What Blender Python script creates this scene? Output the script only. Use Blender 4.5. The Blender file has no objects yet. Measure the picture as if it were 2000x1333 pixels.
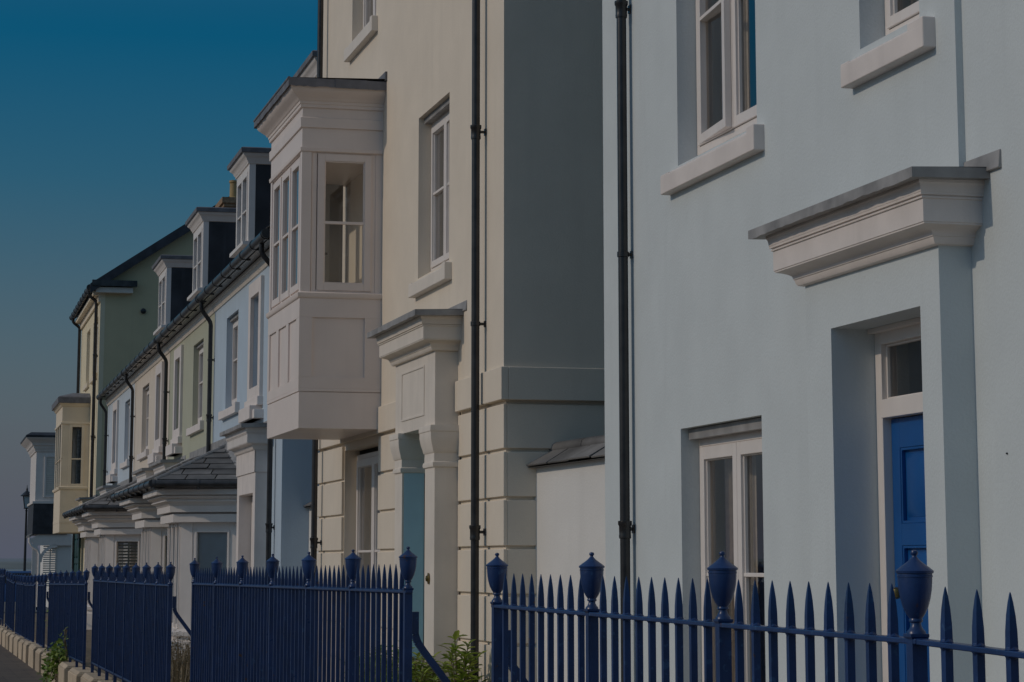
import bpy, bmesh, math, random
from mathutils import Vector, Matrix
random.seed(7)
R = math.radians
sc = bpy.context.scene
COL = sc.collection

# ------------------------------------------------------------------ camera
F_PX, PPX, PPY, VX, HY, EYE = 4600., 1000., 400., -185., 1100., 1.6
PITCH = math.atan((HY - PPY) / F_PX)
HEAD = -math.atan((VX - PPX) * math.cos(PITCH) / F_PX)
cam = bpy.data.cameras.new('camera')
cam.sensor_width = 36.0
cam.lens = F_PX / 2000. * 36.0
cam.shift_y = -(666.5 - PPY) / 2000.
cam.clip_start = 0.1
cam.clip_end = 20000
camo = bpy.data.objects.new('camera', cam)
COL.objects.link(camo)
camo.location = (0, 0, EYE)
camo.rotation_euler = (math.pi / 2 + PITCH, 0, -HEAD)
sc.camera = camo

# ------------------------------------------------------------------ light
SUN_EL, SUN_AZ = R(29.0), R(-88.3)
w = bpy.data.worlds.new("World")
sc.world = w
w.use_nodes = True
nt = w.node_tree
bg = nt.nodes['Background']
sky = nt.nodes.new('ShaderNodeTexSky')
sky.sky_type = 'NISHITA'
sky.sun_disc = False
sky.sun_elevation = SUN_EL
sky.sun_rotation = SUN_AZ
sky.air_density = 1.0
sky.dust_density = 0.6
sky.ozone_density = 4.0
tc = nt.nodes.new('ShaderNodeTexCoord')
sep = nt.nodes.new('ShaderNodeSeparateXYZ')
nt.links.new(tc.outputs['Generated'], sep.inputs[0])
def sky_ramp(pts):
    r = nt.nodes.new('ShaderNodeFloatCurve')
    c = r.mapping.curves[0]
    c.points[0].location = pts[0]
    c.points[1].location = pts[-1]
    for p in pts[1:-1]:
        c.points.new(*p)
    for p in c.points:
        p.handle_type = 'VECTOR'
    r.mapping.use_clip = False
    r.mapping.update()
    nt.links.new(sep.outputs[2], r.inputs['Value'])
    return r.outputs[0]


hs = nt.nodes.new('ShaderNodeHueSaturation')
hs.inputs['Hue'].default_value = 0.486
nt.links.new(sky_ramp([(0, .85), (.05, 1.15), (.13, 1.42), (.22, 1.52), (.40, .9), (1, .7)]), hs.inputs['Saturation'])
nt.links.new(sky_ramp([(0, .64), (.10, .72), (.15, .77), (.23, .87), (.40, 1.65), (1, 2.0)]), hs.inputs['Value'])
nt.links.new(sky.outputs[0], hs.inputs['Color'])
hz = nt.nodes.new('ShaderNodeMix')
hz.data_type = 'RGBA'
hz.inputs[7].default_value = (1.85, 2.08, 2.95, 1)     # pale blue-grey air low over the sea
nt.links.new(sky_ramp([(0, .95), (.02, .8), (.08, .38), (.16, 0), (1, 0)]), hz.inputs[0])
nt.links.new(hs.outputs[0], hz.inputs[6])
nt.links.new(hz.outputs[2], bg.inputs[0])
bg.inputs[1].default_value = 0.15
sun = bpy.data.lights.new('sun', 'SUN')
sun.energy = 2.85
sun.angle = R(0.53)
sun.color = (1.0, 0.835, 0.665)
suno = bpy.data.objects.new('sun', sun)
COL.objects.link(suno)
sdir = Vector((math.sin(SUN_AZ) * math.cos(SUN_EL), math.cos(SUN_AZ) * math.cos(SUN_EL), math.sin(SUN_EL)))
suno.rotation_euler = sdir.to_track_quat('Z', 'Y').to_euler()
sc.view_settings.view_transform = 'Standard'
sc.view_settings.look = 'None'
sc.view_settings.exposure = -1.72
sc.view_settings.gamma = 1.0
sc.render.engine = 'CYCLES'
sc.cycles.max_bounces = 8
sc.cycles.transparent_max_bounces = 12
sc.cycles.use_denoising = True


# ------------------------------------------------------------------ materials
def newmat(name):
    m = bpy.data.materials.new(name)
    m.use_nodes = True
    n = m.node_tree
    return m, n, n.nodes['Principled BSDF']


def noise_of(n, scale, detail=4, vec=None, stretch=None):
    t = n.nodes.new('ShaderNodeTexNoise')
    t.inputs['Scale'].default_value = scale
    t.inputs['Detail'].default_value = detail
    c = n.nodes.new('ShaderNodeTexCoord')
    if stretch:
        mp = n.nodes.new('ShaderNodeMapping')
        mp.inputs['Scale'].default_value = stretch
        n.links.new(c.outputs['Object'], mp.inputs[0])
        n.links.new(mp.outputs[0], t.inputs['Vector'])
    else:
        n.links.new(c.outputs['Object'], t.inputs['Vector'])
    return t


def mixcol(n, fac, a, b, mode='MIX'):
    x = n.nodes.new('ShaderNodeMix')
    x.data_type = 'RGBA'
    x.blend_type = mode
    for sock, v in ((x.inputs[0], fac), (x.inputs[6], a), (x.inputs[7], b)):
        if hasattr(v, 'is_output'):
            n.links.new(v, sock)
        elif isinstance(v, (int, float)):
            sock.default_value = v
        else:
            sock.default_value = (*v, 1)
    return x.outputs[2]


def ramp(n, src, lo, hi):
    r = n.nodes.new('ShaderNodeMapRange')
    r.inputs[1].default_value = lo
    r.inputs[2].default_value = hi
    n.links.new(src, r.inputs[0])
    return r.outputs[0]


def surf(name, col, rough=0.6, var=0.06, scale=3.0, bump=0.0, bscale=80.0, stain=0.0, stain_col=None,
         metal=0.0, spec=0.5, coat=0.0, fine=0.0):
    m, n, p = newmat(name)
    p.inputs['Roughness'].default_value = rough
    p.inputs['Metallic'].default_value = metal
    p.inputs['Specular IOR Level'].default_value = spec
    p.inputs['Coat Weight'].default_value = coat
    t = noise_of(n, scale, 5)
    dark = tuple(max(0, c * (1 - var * 1.6)) for c in col)
    lite = tuple(min(1, c * (1 + var)) for c in col)
    c = mixcol(n, ramp(n, t.outputs[0], .3, .7), dark, lite)
    if stain:
        s = noise_of(n, 1.0, 6, stretch=(5.5, 5.5, .55))
        c = mixcol(n, ramp(n, s.outputs[0], .56, .8), c, stain_col or tuple(x * (1 - stain) for x in col))
    if fine:
        s = noise_of(n, 160, 2)
        c = mixcol(n, ramp(n, s.outputs[0], .35, .75), c, tuple(x * (1 - fine) for x in col))
    n.links.new(c, p.inputs['Base Color'])
    if bump:
        b = n.nodes.new('ShaderNodeBump')
        b.inputs['Strength'].default_value = bump
        b.inputs['Distance'].default_value = 0.004
        t2 = noise_of(n, bscale, 3)
        t3 = noise_of(n, 4.5, 2)
        mth = n.nodes.new('ShaderNodeMath')
        mth.operation = 'MULTIPLY_ADD'
        mth.inputs[1].default_value = 2.0
        n.links.new(t3.outputs[0], mth.inputs[0])
        n.links.new(t2.outputs[0], mth.inputs[2])
        n.links.new(mth.outputs[0], b.inputs['Height'])
        n.links.new(b.outputs[0], p.inputs['Normal'])
    return m


def render_coat(name, col, stain=0.10):
    return surf(name, col, rough=0.75, var=0.045, scale=2.3, bump=0.5, bscale=60, stain=stain, spec=0.3, fine=0.06)


M = {}
M['pale_blue'] = render_coat('pale_blue_render', (.615, .67, .68))
M['cream'] = render_coat('cream_render', (.78, .695, .575))
M['row_blue'] = render_coat('powder_blue_render', (.48, .585, .68))
M['row_green'] = render_coat('sage_green_render', (.47, .48, .37))
M['row_pink'] = render_coat('pinkish_cream_render', (.72, .64, .54))
M['row_sky'] = render_coat('light_blue_render', (.53, .61, .68))
M['yellow'] = render_coat('pale_yellow_render', (.78, .69, .49))
M['gable_green'] = render_coat('olive_gable_render', (.64, .56, .35))
M['white_render'] = render_coat('white_render', (.74, .73, .70))
M['white'] = surf('white_gloss_paint', (.79, .735, .69), rough=0.38, var=0.03, scale=5, bump=0.06, bscale=30, stain=.08)
M['bay_white'] = surf('pinkish_white_paint', (.80, .705, .645), rough=0.42, var=0.03, scale=2.5, bump=0.07, bscale=18, stain=.08)
M['stone_white'] = surf('painted_stone', (.75, .69, .65), rough=0.65, var=0.05, scale=4, bump=0.2, bscale=60, stain=.14)
M['cream_paint'] = surf('cream_painted_moulding', (.78, .71, .62), rough=0.55, var=0.04, scale=4, bump=0.12, bscale=50, stain=.1)
M['yellow_paint'] = surf('yellow_painted_timber', (.82, .70, .53), rough=0.5, var=0.04, bump=0.08)
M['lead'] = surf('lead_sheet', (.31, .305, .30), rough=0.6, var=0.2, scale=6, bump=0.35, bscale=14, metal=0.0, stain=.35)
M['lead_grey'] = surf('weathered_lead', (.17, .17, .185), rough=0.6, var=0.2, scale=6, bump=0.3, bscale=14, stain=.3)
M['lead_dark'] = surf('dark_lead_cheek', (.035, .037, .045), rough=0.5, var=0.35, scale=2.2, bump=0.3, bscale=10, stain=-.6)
M['slate'] = surf('roof_slate', (.19, .185, .18), rough=0.6, var=0.3, scale=2.7, bump=0.3, bscale=40, stain=.25)
M['slate_dark'] = surf('dark_slate', (.045, .046, .055), rough=0.55, var=0.3, scale=4, bump=0.3, bscale=30)
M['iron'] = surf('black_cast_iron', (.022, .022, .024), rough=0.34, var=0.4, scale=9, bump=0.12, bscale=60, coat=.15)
M['gutter'] = surf('black_gutter', (.05, .05, .052), rough=0.3, var=0.35, scale=7, bump=0.1, bscale=40)
def rail_mat():
    m, n, p = newmat('navy_gloss_paint')
    gp = n.nodes.new('ShaderNodeNewGeometry')
    def nz(scale, det):
        t = n.nodes.new('ShaderNodeTexNoise')
        t.inputs['Scale'].default_value = scale
        t.inputs['Detail'].default_value = det
        n.links.new(gp.outputs['Position'], t.inputs['Vector'])
        return t.outputs[0]
    c = mixcol(n, ramp(n, nz(9, 4), .3, .7), (.009, .032, .105), (.015, .05, .165))
    c = mixcol(n, ramp(n, nz(38, 5), .64, .70), c, (.03, .085, .20))
    c = mixcol(n, ramp(n, nz(23, 6), .69, .74), c, (.085, .04, .022))
    n.links.new(c, p.inputs['Base Color'])
    rr = n.nodes.new('ShaderNodeMapRange')
    rr.inputs[3].default_value = .2
    rr.inputs[4].default_value = .45
    n.links.new(nz(14, 3), rr.inputs[0])
    n.links.new(rr.outputs[0], p.inputs['Roughness'])
    b = n.nodes.new('ShaderNodeBump')
    b.inputs['Strength'].default_value = .3
    b.inputs['Distance'].default_value = .003
    n.links.new(nz(70, 3), b.inputs['Height'])
    n.links.new(b.outputs[0], p.inputs['Normal'])
    return m


M['rail'] = rail_mat()
M['door_blue'] = surf('cobalt_door_paint', (.007, .088, .30), rough=0.33, var=0.06, scale=4, bump=0.05, bscale=40)
M['teal_reveal'] = surf('sky_blue_finish', (.54, .76, .83), rough=0.5, var=0.05, scale=3, bump=0.1)
M['green_door'] = surf('bottle_green_paint', (.012, .06, .052), rough=0.4, var=0.06)
M['brass'] = surf('dull_brass', (.22, .17, .07), rough=0.4, metal=0.9, var=.2)
M['stone'] = surf('buff_limestone', (.56, .45, .32), rough=0.85, var=0.16, scale=5, bump=0.7, bscale=35, stain=.3, fine=.15)
M['soil'] = surf('dry_soil', (.20, .16, .11), rough=0.95, var=0.4, scale=14, bump=0.9, bscale=40)
M['buff_brick'] = surf('buff_brick', (.30, .20, .12), rough=0.85, var=0.25, scale=12, bump=0.4, bscale=40)
M['clay'] = surf('yellow_clay_pot', (.42, .30, .13), rough=0.7, var=0.1)
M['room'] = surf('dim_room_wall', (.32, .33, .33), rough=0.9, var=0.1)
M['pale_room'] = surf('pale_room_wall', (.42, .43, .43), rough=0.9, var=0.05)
M['curtain'] = surf('beige_curtain', (.55, .47, .38), rough=0.9, var=0.1, scale=20)
M['curtain_blue'] = surf('blue_curtain', (.48, .53, .58), rough=0.9, var=0.3, scale=12)
M['blind'] = surf('grey_blind', (.66, .70, .70), rough=0.7, var=0.08)
M['shutter'] = surf('wooden_louvre', (.42, .32, .17), rough=0.6, var=0.15)
M['shutter_white'] = surf('white_louvre', (.62, .60, .54), rough=0.6, var=0.05)
M['rubber'] = surf('black_rubber', (.02, .02, .02), rough=0.8)
M['car_paint'] = surf('blue_car_paint', (.02, .10, .30), rough=0.22, var=0.02, coat=.6)
M['lamp_glass'] = surf('lantern_glass', (.45, .5, .5), rough=0.12, var=0.02)
M['asphalt'] = surf('worn_tarmac', (.15, .135, .115), rough=0.9, var=0.2, bump=0.6, bscale=120)
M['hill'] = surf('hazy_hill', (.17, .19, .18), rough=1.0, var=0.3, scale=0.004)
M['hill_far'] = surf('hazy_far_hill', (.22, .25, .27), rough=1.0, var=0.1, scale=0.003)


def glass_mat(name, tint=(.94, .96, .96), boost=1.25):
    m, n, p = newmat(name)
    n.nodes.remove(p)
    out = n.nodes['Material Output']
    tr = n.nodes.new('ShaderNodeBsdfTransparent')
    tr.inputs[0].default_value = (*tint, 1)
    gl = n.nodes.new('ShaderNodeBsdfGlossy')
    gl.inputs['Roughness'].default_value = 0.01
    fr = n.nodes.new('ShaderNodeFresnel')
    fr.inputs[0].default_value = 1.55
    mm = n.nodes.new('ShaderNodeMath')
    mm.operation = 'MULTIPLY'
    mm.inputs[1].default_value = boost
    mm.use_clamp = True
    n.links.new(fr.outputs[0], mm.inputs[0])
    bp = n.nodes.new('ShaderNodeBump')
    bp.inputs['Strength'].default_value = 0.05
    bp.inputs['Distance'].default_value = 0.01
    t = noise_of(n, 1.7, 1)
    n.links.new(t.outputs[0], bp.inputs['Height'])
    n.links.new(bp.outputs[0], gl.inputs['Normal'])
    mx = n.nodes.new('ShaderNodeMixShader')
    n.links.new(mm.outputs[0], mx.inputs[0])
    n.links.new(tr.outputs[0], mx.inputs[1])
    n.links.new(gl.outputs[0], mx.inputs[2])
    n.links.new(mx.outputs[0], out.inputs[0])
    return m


M['glass'] = glass_mat('window_glass', boost=2.0)


def island_var(m, lo, hi):
    n = m.node_tree
    p = n.nodes['Principled BSDF']
    src = p.inputs['Base Color'].links[0].from_socket
    g_ = n.nodes.new('ShaderNodeNewGeometry')
    r = n.nodes.new('ShaderNodeMapRange')
    r.inputs[3].default_value = lo
    r.inputs[4].default_value = hi
    n.links.new(g_.outputs['Random Per Island'], r.inputs[0])
    c = n.nodes.new('ShaderNodeCombineColor')
    for i in range(3):
        n.links.new(r.outputs[0], c.inputs[i])
    n.links.new(mixcol(n, 1.0, src, c.outputs[0], 'MULTIPLY'), p.inputs['Base Color'])


island_var(M['slate'], .62, 1.2)
island_var(M['stone'], .8, 1.12)


def leaf_mat(name, cols):
    m, n, p = newmat(name)
    g = n.nodes.new('ShaderNodeNewGeometry')
    r = n.nodes.new('ShaderNodeValToRGB')
    r.color_ramp.interpolation = 'LINEAR'
    els = r.color_ramp.elements
    while len(els) < len(cols):
        els.new(0.5)
    for i, c in enumerate(cols):
        els[i].position = i / (len(cols) - 1)
        els[i].color = (*c, 1)
    n.links.new(g.outputs['Random Per Island'], r.inputs[0])
    n.links.new(r.outputs[0], p.inputs['Base Color'])
    p.inputs['Roughness'].default_value = 0.55
    tl = n.nodes.new('ShaderNodeBsdfTranslucent')
    n.links.new(r.outputs[0], tl.inputs[0])
    mx = n.nodes.new('ShaderNodeMixShader')
    mx.inputs[0].default_value = 0.3
    n.links.new(p.outputs[0], mx.inputs[1])
    n.links.new(tl.outputs[0], mx.inputs[2])
    n.links.new(mx.outputs[0], n.nodes['Material Output'].inputs[0])
    return m


M['leaf'] = leaf_mat('spurge_leaf', [(.12, .20, .02), (.27, .36, .05), (.38, .46, .08), (.18, .27, .04), (.48, .42, .30)])
M['ivy'] = leaf_mat('creeper_leaf', [(.08, .15, .02), (.18, .27, .04), (.27, .35, .07)])
M['straw'] = leaf_mat('dry_stem', [(.16, .12, .07), (.26, .21, .13), (.11, .09, .05), (.34, .29, .20)])
M['petal'] = leaf_mat('dried_flower', [(.35, .30, .24), (.5, .46, .4), (.25, .2, .16)])


def paver_mat():
    m, n, p = newmat('brick_pavers')
    c = n.nodes.new('ShaderNodeTexCoord')
    b = n.nodes.new('ShaderNodeTexBrick')
    b.inputs['Scale'].default_value = 1.0
    b.inputs['Brick Width'].default_value = 0.42
    b.inputs['Row Height'].default_value = 0.28
    b.inputs['Mortar Size'].default_value = 0.013
    b.inputs['Color1'].default_value = (.125, .095, .072, 1)
    b.inputs['Color2'].default_value = (.075, .06, .05, 1)
    b.inputs['Mortar'].default_value = (.04, .035, .03, 1)
    n.links.new(c.outputs['Object'], b.inputs['Vector'])
    t = noise_of(n, 1.2, 5)
    col = mixcol(n, ramp(n, t.outputs[0], .35, .7), b.outputs['Color'], (.125, .10, .075))
    n.links.new(col, p.inputs['Base Color'])
    p.inputs['Roughness'].default_value = 0.85
    bp = n.nodes.new('ShaderNodeBump')
    bp.inputs['Strength'].default_value = 0.5
    bp.inputs['Distance'].default_value = 0.01
    n.links.new(b.outputs['Fac'], bp.inputs['Height'])
    bp.invert = True
    n.links.new(bp.outputs[0], p.inputs['Normal'])
    return m


M['pavers'] = paver_mat()


def sea_mat():
    m, n, p = newmat('sea_water')
    p.inputs['Base Color'].default_value = (.02, .06, .08, 1)
    p.inputs['Roughness'].default_value = 0.12
    bp = n.nodes.new('ShaderNodeBump')
    bp.inputs['Strength'].default_value = 0.6
    t = noise_of(n, 0.3, 4)
    n.links.new(t.outputs[0], bp.inputs['Height'])
    n.links.new(bp.outputs[0], p.inputs['Normal'])
    return m


M['sea'] = sea_mat()


# ------------------------------------------------------------------ geometry
class G:
    def __init__(s):
        s.v, s.f = [], []

    def add(s, vs, fs):
        k = len(s.v)
        s.v += [tuple(map(float, p)) for p in vs]
        s.f += [tuple(i + k for i in f) for f in fs]
        return s

    def box(s, x0, x1, y0, y1, z0, z1):
        x0, x1 = sorted((x0, x1)); y0, y1 = sorted((y0, y1)); z0, z1 = sorted((z0, z1))
        return s.add([(x0, y0, z0), (x1, y0, z0), (x1, y1, z0), (x0, y1, z0), (x0, y0, z1), (x1, y0, z1), (x1, y1, z1), (x0, y1, z1)],
                     [(0, 3, 2, 1), (4, 5, 6, 7), (0, 1, 5, 4), (1, 2, 6, 5), (2, 3, 7, 6), (3, 0, 4, 7)])

    def hexa(s, p):  # 8 points, bottom 4 then top 4
        return s.add(p, [(0, 3, 2, 1), (4, 5, 6, 7), (0, 1, 5, 4), (1, 2, 6, 5), (2, 3, 7, 6), (3, 0, 4, 7)])

    def quad(s, a, b, c, d):
        return s.add([a, b, c, d], [(0, 1, 2, 3)])

    def poly(s, pts):
        return s.add(pts, [tuple(range(len(pts)))])

    def loft(s, loops, caps=True):
        n = len(loops[0])
        k = len(s.v)
        for l in loops:
            s.v += [tuple(map(float, p)) for p in l]
        for i in range(len(loops) - 1):
            for j in range(n):
                a, b = k + i * n + j, k + i * n + (j + 1) % n
                s.f.append((a, b, b + n, a + n))
        if caps:
            s.f.append(tuple(k + j for j in reversed(range(n))))
            s.f.append(tuple(k + (len(loops) - 1) * n + j for j in range(n)))
        return s

    def tube(s, path, r, n=10, caps=True):
        path = [Vector(p) for p in path]
        rs = r if isinstance(r, (list, tuple)) else [r] * len(path)
        loops = []
        ref = None
        for i, p in enumerate(path):
            d = (path[min(i + 1, len(path) - 1)] - path[max(i - 1, 0)])
            if d.length < 1e-9:
                d = Vector((0, 0, 1))
            d.normalize()
            if ref is None:
                ref = Vector((1, 0, 0)) if abs(d.x) < .9 else Vector((0, 1, 0))
            u = (ref - d * ref.dot(d)).normalized()
            v = d.cross(u)
            ref = u
            loops.append([p + (u * math.cos(a) + v * math.sin(a)) * rs[i] for a in [2 * math.pi * j / n for j in range(n)]])
        return s.loft(loops, caps)

    def lathe(s, c, prof, n=16):  # prof (r,z)
        return s.loft([[(c[0] + r * math.cos(a), c[1] + r * math.sin(a), c[2] + z) for a in [2 * math.pi * j / n for j in range(n)]] for r, z in prof])

    def ring(s, c, axis_y0, axis_y1, r, n=12, half=False):  # cylinder along Y
        cx, cz = c
        return s.tube([(cx, axis_y0, cz), (cx, axis_y1, cz)], r, n)

    def mould(s, plan, prof, caps=True):
        """plan: open polyline from the wall round the projecting block back to the wall; prof: (outset, z)"""
        P = [Vector((p[0], p[1])) for p in plan]
        def off(o):
            nrm = []
            for i in range(len(P) - 1):
                d = (P[i + 1] - P[i]).normalized()
                nrm.append(Vector((-d.y, d.x)))
            out = []
            for i in range(len(P)):
                if i == 0 or i == len(P) - 1:
                    e = 0 if i == 0 else len(nrm) - 1
                    d = (P[e + 1] - P[e]).normalized()
                    q = P[i] + nrm[e] * o
                    t = (P[i].x - q.x) / d.x if abs(d.x) > 1e-6 else 0
                    out.append(q + d * t)
                else:
                    a, b = nrm[i - 1], nrm[i]
                    out.append(P[i] + (a + b) * (o / (1 + a.dot(b))))
            return out
        loops = [[(q.x, q.y, z) for q in off(o)] for o, z in prof]
        # reversed so that the faces look outward
        return s.loft([list(reversed(l)) for l in loops], caps)

    def frame(s, x0, x1, y0, y1, z0, z1, t, tb=None):  # rectangular frame in the Y-Z plane
        tb = tb or t
        s.box(x0, x1, y0, y0 + t, z0, z1)
        s.box(x0, x1, y1 - t, y1, z0, z1)
        s.box(x0, x1, y0 + t, y1 - t, z0, z0 + tb)
        s.box(x0, x1, y0 + t, y1 - t, z1 - tb, z1)
        return s

    def frame_x(s, y0, y1, x0, x1, z0, z1, t, tb=None):  # frame in the X-Z plane
        tb = tb or t
        s.box(x0, x0 + t, y0, y1, z0, z1)
        s.box(x1 - t, x1, y0, y1, z0, z1)
        s.box(x0 + t, x1 - t, y0, y1, z0, z0 + tb)
        s.box(x0 + t, x1 - t, y0, y1, z1 - tb, z1)
        return s

    def wall(s, x, y0, y1, z0, z1, holes=(), depth=.25):
        """front wall (faces -X) with rectangular openings (ya,yb,za,zb[,depth]) and their reveals"""
        ys = sorted({y0, y1} | {h[0] for h in holes} | {h[1] for h in holes})
        zs = sorted({z0, z1} | {h[2] for h in holes} | {h[3] for h in holes})
        for a, b in zip(ys, ys[1:]):
            for c, d in zip(zs, zs[1:]):
                my, mz = (a + b) / 2, (c + d) / 2
                if any(h[0] < my < h[1] and h[2] < mz < h[3] for h in holes):
                    continue
                s.quad((x, a, c), (x, a, d), (x, b, d), (x, b, c))
        for h in holes:
            a, b, c, d = h[:4]
            e = x + (h[4] if len(h) > 4 else depth)
            s.quad((x, b, c), (x, b, d), (e, b, d), (e, b, c))
            s.quad((x, a, c), (e, a, c), (e, a, d), (x, a, d))
            s.quad((x, a, d), (e, a, d), (e, b, d), (x, b, d))
            s.quad((x, a, c), (x, b, c), (e, b, c), (e, a, c))
        return s

    def tiles(s, A, B, C, D, n, w, gap=.009, th=.013, seed=1):
        """courses of slates on the slope with eave A-B and top C-D (A below C, B below D)"""
        A, B, C, D = map(Vector, (A, B, C, D))
        nrm = (B - A).cross(C - A)
        if nrm.length < 1e-9:
            nrm = (B - A).cross(D - A)
        nrm.normalize()
        if nrm.z < 0:
            nrm = -nrm
        e = (B - A).normalized()
        rnd = random.Random(seed)
        for i in range(n):
            t0, t1 = i / n, min(1, (i + 1.25) / n)
            L0, R0, L1, R1 = A.lerp(C, t0), B.lerp(D, t0), A.lerp(C, t1), B.lerp(D, t1)
            l, r = 0.0, (R0 - L0).dot(e)
            x = -w * (.5 if i % 2 else .0)
            while x < r - .01:
                xa, xb = max(l, x + gap), min(r, x + w - gap)
                x += w
                if xb - xa < .02:
                    continue
                o0, o1 = (L1 - L0).dot(e), r - (R1 - R0).dot(e) * -1
                up = (L1 - L0) - e * o0
                ua = max(xa, o0)
                ub = min(xb, (R1 - L0).dot(e))
                if ub - ua < .01:
                    ua = ub = max(min((ua + ub) / 2, max(o0, (R1 - L0).dot(e))), min(o0, (R1 - L0).dot(e)))
                    ub += .002
                k = th * rnd.uniform(.9, 2.2)
                j = rnd.uniform(-.006, .006)
                p0, p1 = L0 + e * xa - up.normalized() * j, L0 + e * xb - up.normalized() * (j + rnd.uniform(-.003, .003))
                q0, q1 = L0 + up + e * ua, L0 + up + e * ub
                b = [p0 + nrm * (k * .9), p1 + nrm * (k * .9), q1, q0]
                t = [v + nrm * th for v in b]
                s.hexa([tuple(v) for v in b] + [tuple(v) for v in t])
        return s


SMOOTH_DEG = 38


def mesh_of(name, g, mat, base=(0, 0, 0), smooth=True):
    me = bpy.data.meshes.new(name)
    bx, by, bz = base
    me.from_pydata([(x - bx, y - by, z - bz) for x, y, z in g.v], [], g.f)
    me.update()
    bm = bmesh.new()
    bm.from_mesh(me)
    if smooth:
        lim = R(SMOOTH_DEG)
        for f in bm.faces:
            f.smooth = True
        for ed in bm.edges:
            if len(ed.link_faces) == 2:
                ed.smooth = ed.calc_face_angle(0) < lim
            else:
                ed.smooth = False
    bm.to_mesh(me)
    bm.free()
    me.materials.append(mat)
    return me


FRAMES = {'near': (0, 0, 0.0)}
KROW = 0.0097
# the row further on is turned by half a degree: frame coordinates (offset from its wall line, distance, height)


class Thing:
    def __init__(s, name, label, cat, base, row=False, group=None):
        s.base = base
        o = bpy.data.objects.new(name, None)
        COL.objects.link(o)
        o.empty_display_size = .3
        if row:
            th = -math.atan(KROW)
            o.location = (4.5 + base[0] + KROW * (base[1] - 28), base[1], base[2])
            o.rotation_euler = (0, 0, th)
        else:
            o.location = base
        o['label'] = label
        o['category'] = cat
        if group:
            o['group'] = group
        s.o = o

    def part(s, name, g, mat, parent=None, label=None, bevel=0, smooth=True, stuff=False):
        me = mesh_of(name, g, M[mat] if isinstance(mat, str) else mat, s.base, smooth)
        o = bpy.data.objects.new(name, me)
        COL.objects.link(o)
        o.parent = parent or s.o
        if label:
            o['label'] = label
        if stuff:
            o['kind'] = 'stuff'
        if bevel:
            b = o.modifiers.new('bevel', 'BEVEL')
            b.width = bevel
            b.segments = 2
            b.limit_method = 'ANGLE'
            b.angle_limit = R(50)
            b.harden_normals = True
        return o

    def link(s, name, me, loc, parent=None, rot=None):
        o = bpy.data.objects.new(name, me)
        COL.objects.link(o)
        o.parent = parent or s.o
        o.location = Vector(loc) - Vector(s.base) if parent is None else loc
        if rot:
            o.rotation_euler = rot
        return o


def single(name, g, mat, label=None, cat=None, base=(0, 0, 0), kind=None, group=None, smooth=True):
    me = mesh_of(name, g, M[mat] if isinstance(mat, str) else mat, base, smooth)
    o = bpy.data.objects.new(name, me)
    COL.objects.link(o)
    o.location = base
    if label: o['label'] = label
    if cat: o['category'] = cat
    if kind: o['kind'] = kind
    if group: o['group'] = group
    return o


# ------------------------------------------------------------------ ground, sea, hills
def gz(y):  # the street falls gently away from the camera
    return 0.0 if y < 20 else -0.0045 * (min(y, 75) - 20)


def strip(g, x0, x1, ys, dz, zf=gz):
    for a, b in zip(ys, ys[1:]):
        g.quad((x0, a, zf(a) + dz), (x1, a, zf(a) + dz), (x1, b, zf(b) + dz), (x0, b, zf(b) + dz))
    return g


YS = [-30, 0, 20, 40, 60, 75, 110, 160]
single('ground', strip(G(), -90, 60, YS, -.12), 'asphalt', kind='structure', smooth=False)
single('pavement', strip(G(), -2.2, 2.12, [-30, 0, 20, 40, 60, 75, 100], 0.0).quad((-2.2, -30, -.12), (-2.2, 100, -.38), (-2.2, 100, -.25), (-2.2, -30, 0)),
       'pavers', kind='structure', smooth=False)
gg = G()
for a, b in zip(YS[:6], YS[1:6]):
    gg.quad((2.24, a, gz(a) + .3), (13.5, a, gz(a) + .3), (13.5, b, gz(b) + .3), (2.24, b, gz(b) + .3))
single('garden_soil', gg, 'soil', kind='structure', smooth=False)
g = G()
g.quad((-9000, 150, -6), (9000, 150, -6), (9000, 9000, -6), (-9000, 9000, -6))
single('sea', g, 'sea', kind='structure', smooth=False)


def hills(name, dist, hmin, hmax, seed, mat):
    rnd = random.Random(seed)
    g = G()
    n = 90
    ph = [rnd.uniform(0, 6.28) for _ in range(5)]
    prev = None
    for i in range(n + 1):
        t = -1 + 2 * i / n
        x = t * dist * .8 + dist * .02
        h = sum(math.sin(t * (11 + 9 * k) + ph[k]) / (k + 1.3) for k in range(5))
        z = hmin + (hmax - hmin) * (.5 + .28 * h)
        cur = [(x, dist, -7), (x, dist + 120, -7 + (z + 7) * .7), (x, dist + 420, z), (x, dist + 1200, -7)]
        if prev:
            for a in range(3):
                g.quad(prev[a], cur[a], cur[a + 1], prev[a + 1])
        prev = cur
    return single(name, g, mat, kind='structure')


hills('near_hill', 3100, 1.5, 5.5, 3, 'hill')
hills('far_hill', 5200, 6.0, 13.0, 8, 'hill_far')


g = G()
for a, b in ((3, 8.9), (9.2, 18.0), (18.0, 24.5)):
    x1 = 4.6 if a < 9 else 4.7
    g.quad((3.0 if a < 18 else 4.35, a, .31), (x1, a, .31), (x1, b, .31), (3.0 if a < 18 else 4.35, b, .31))
single('bounce_paving', g, 'stone', kind='structure', smooth=False)  # pale paving, mostly unseen, added to bounce warm light onto the fronts


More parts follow.
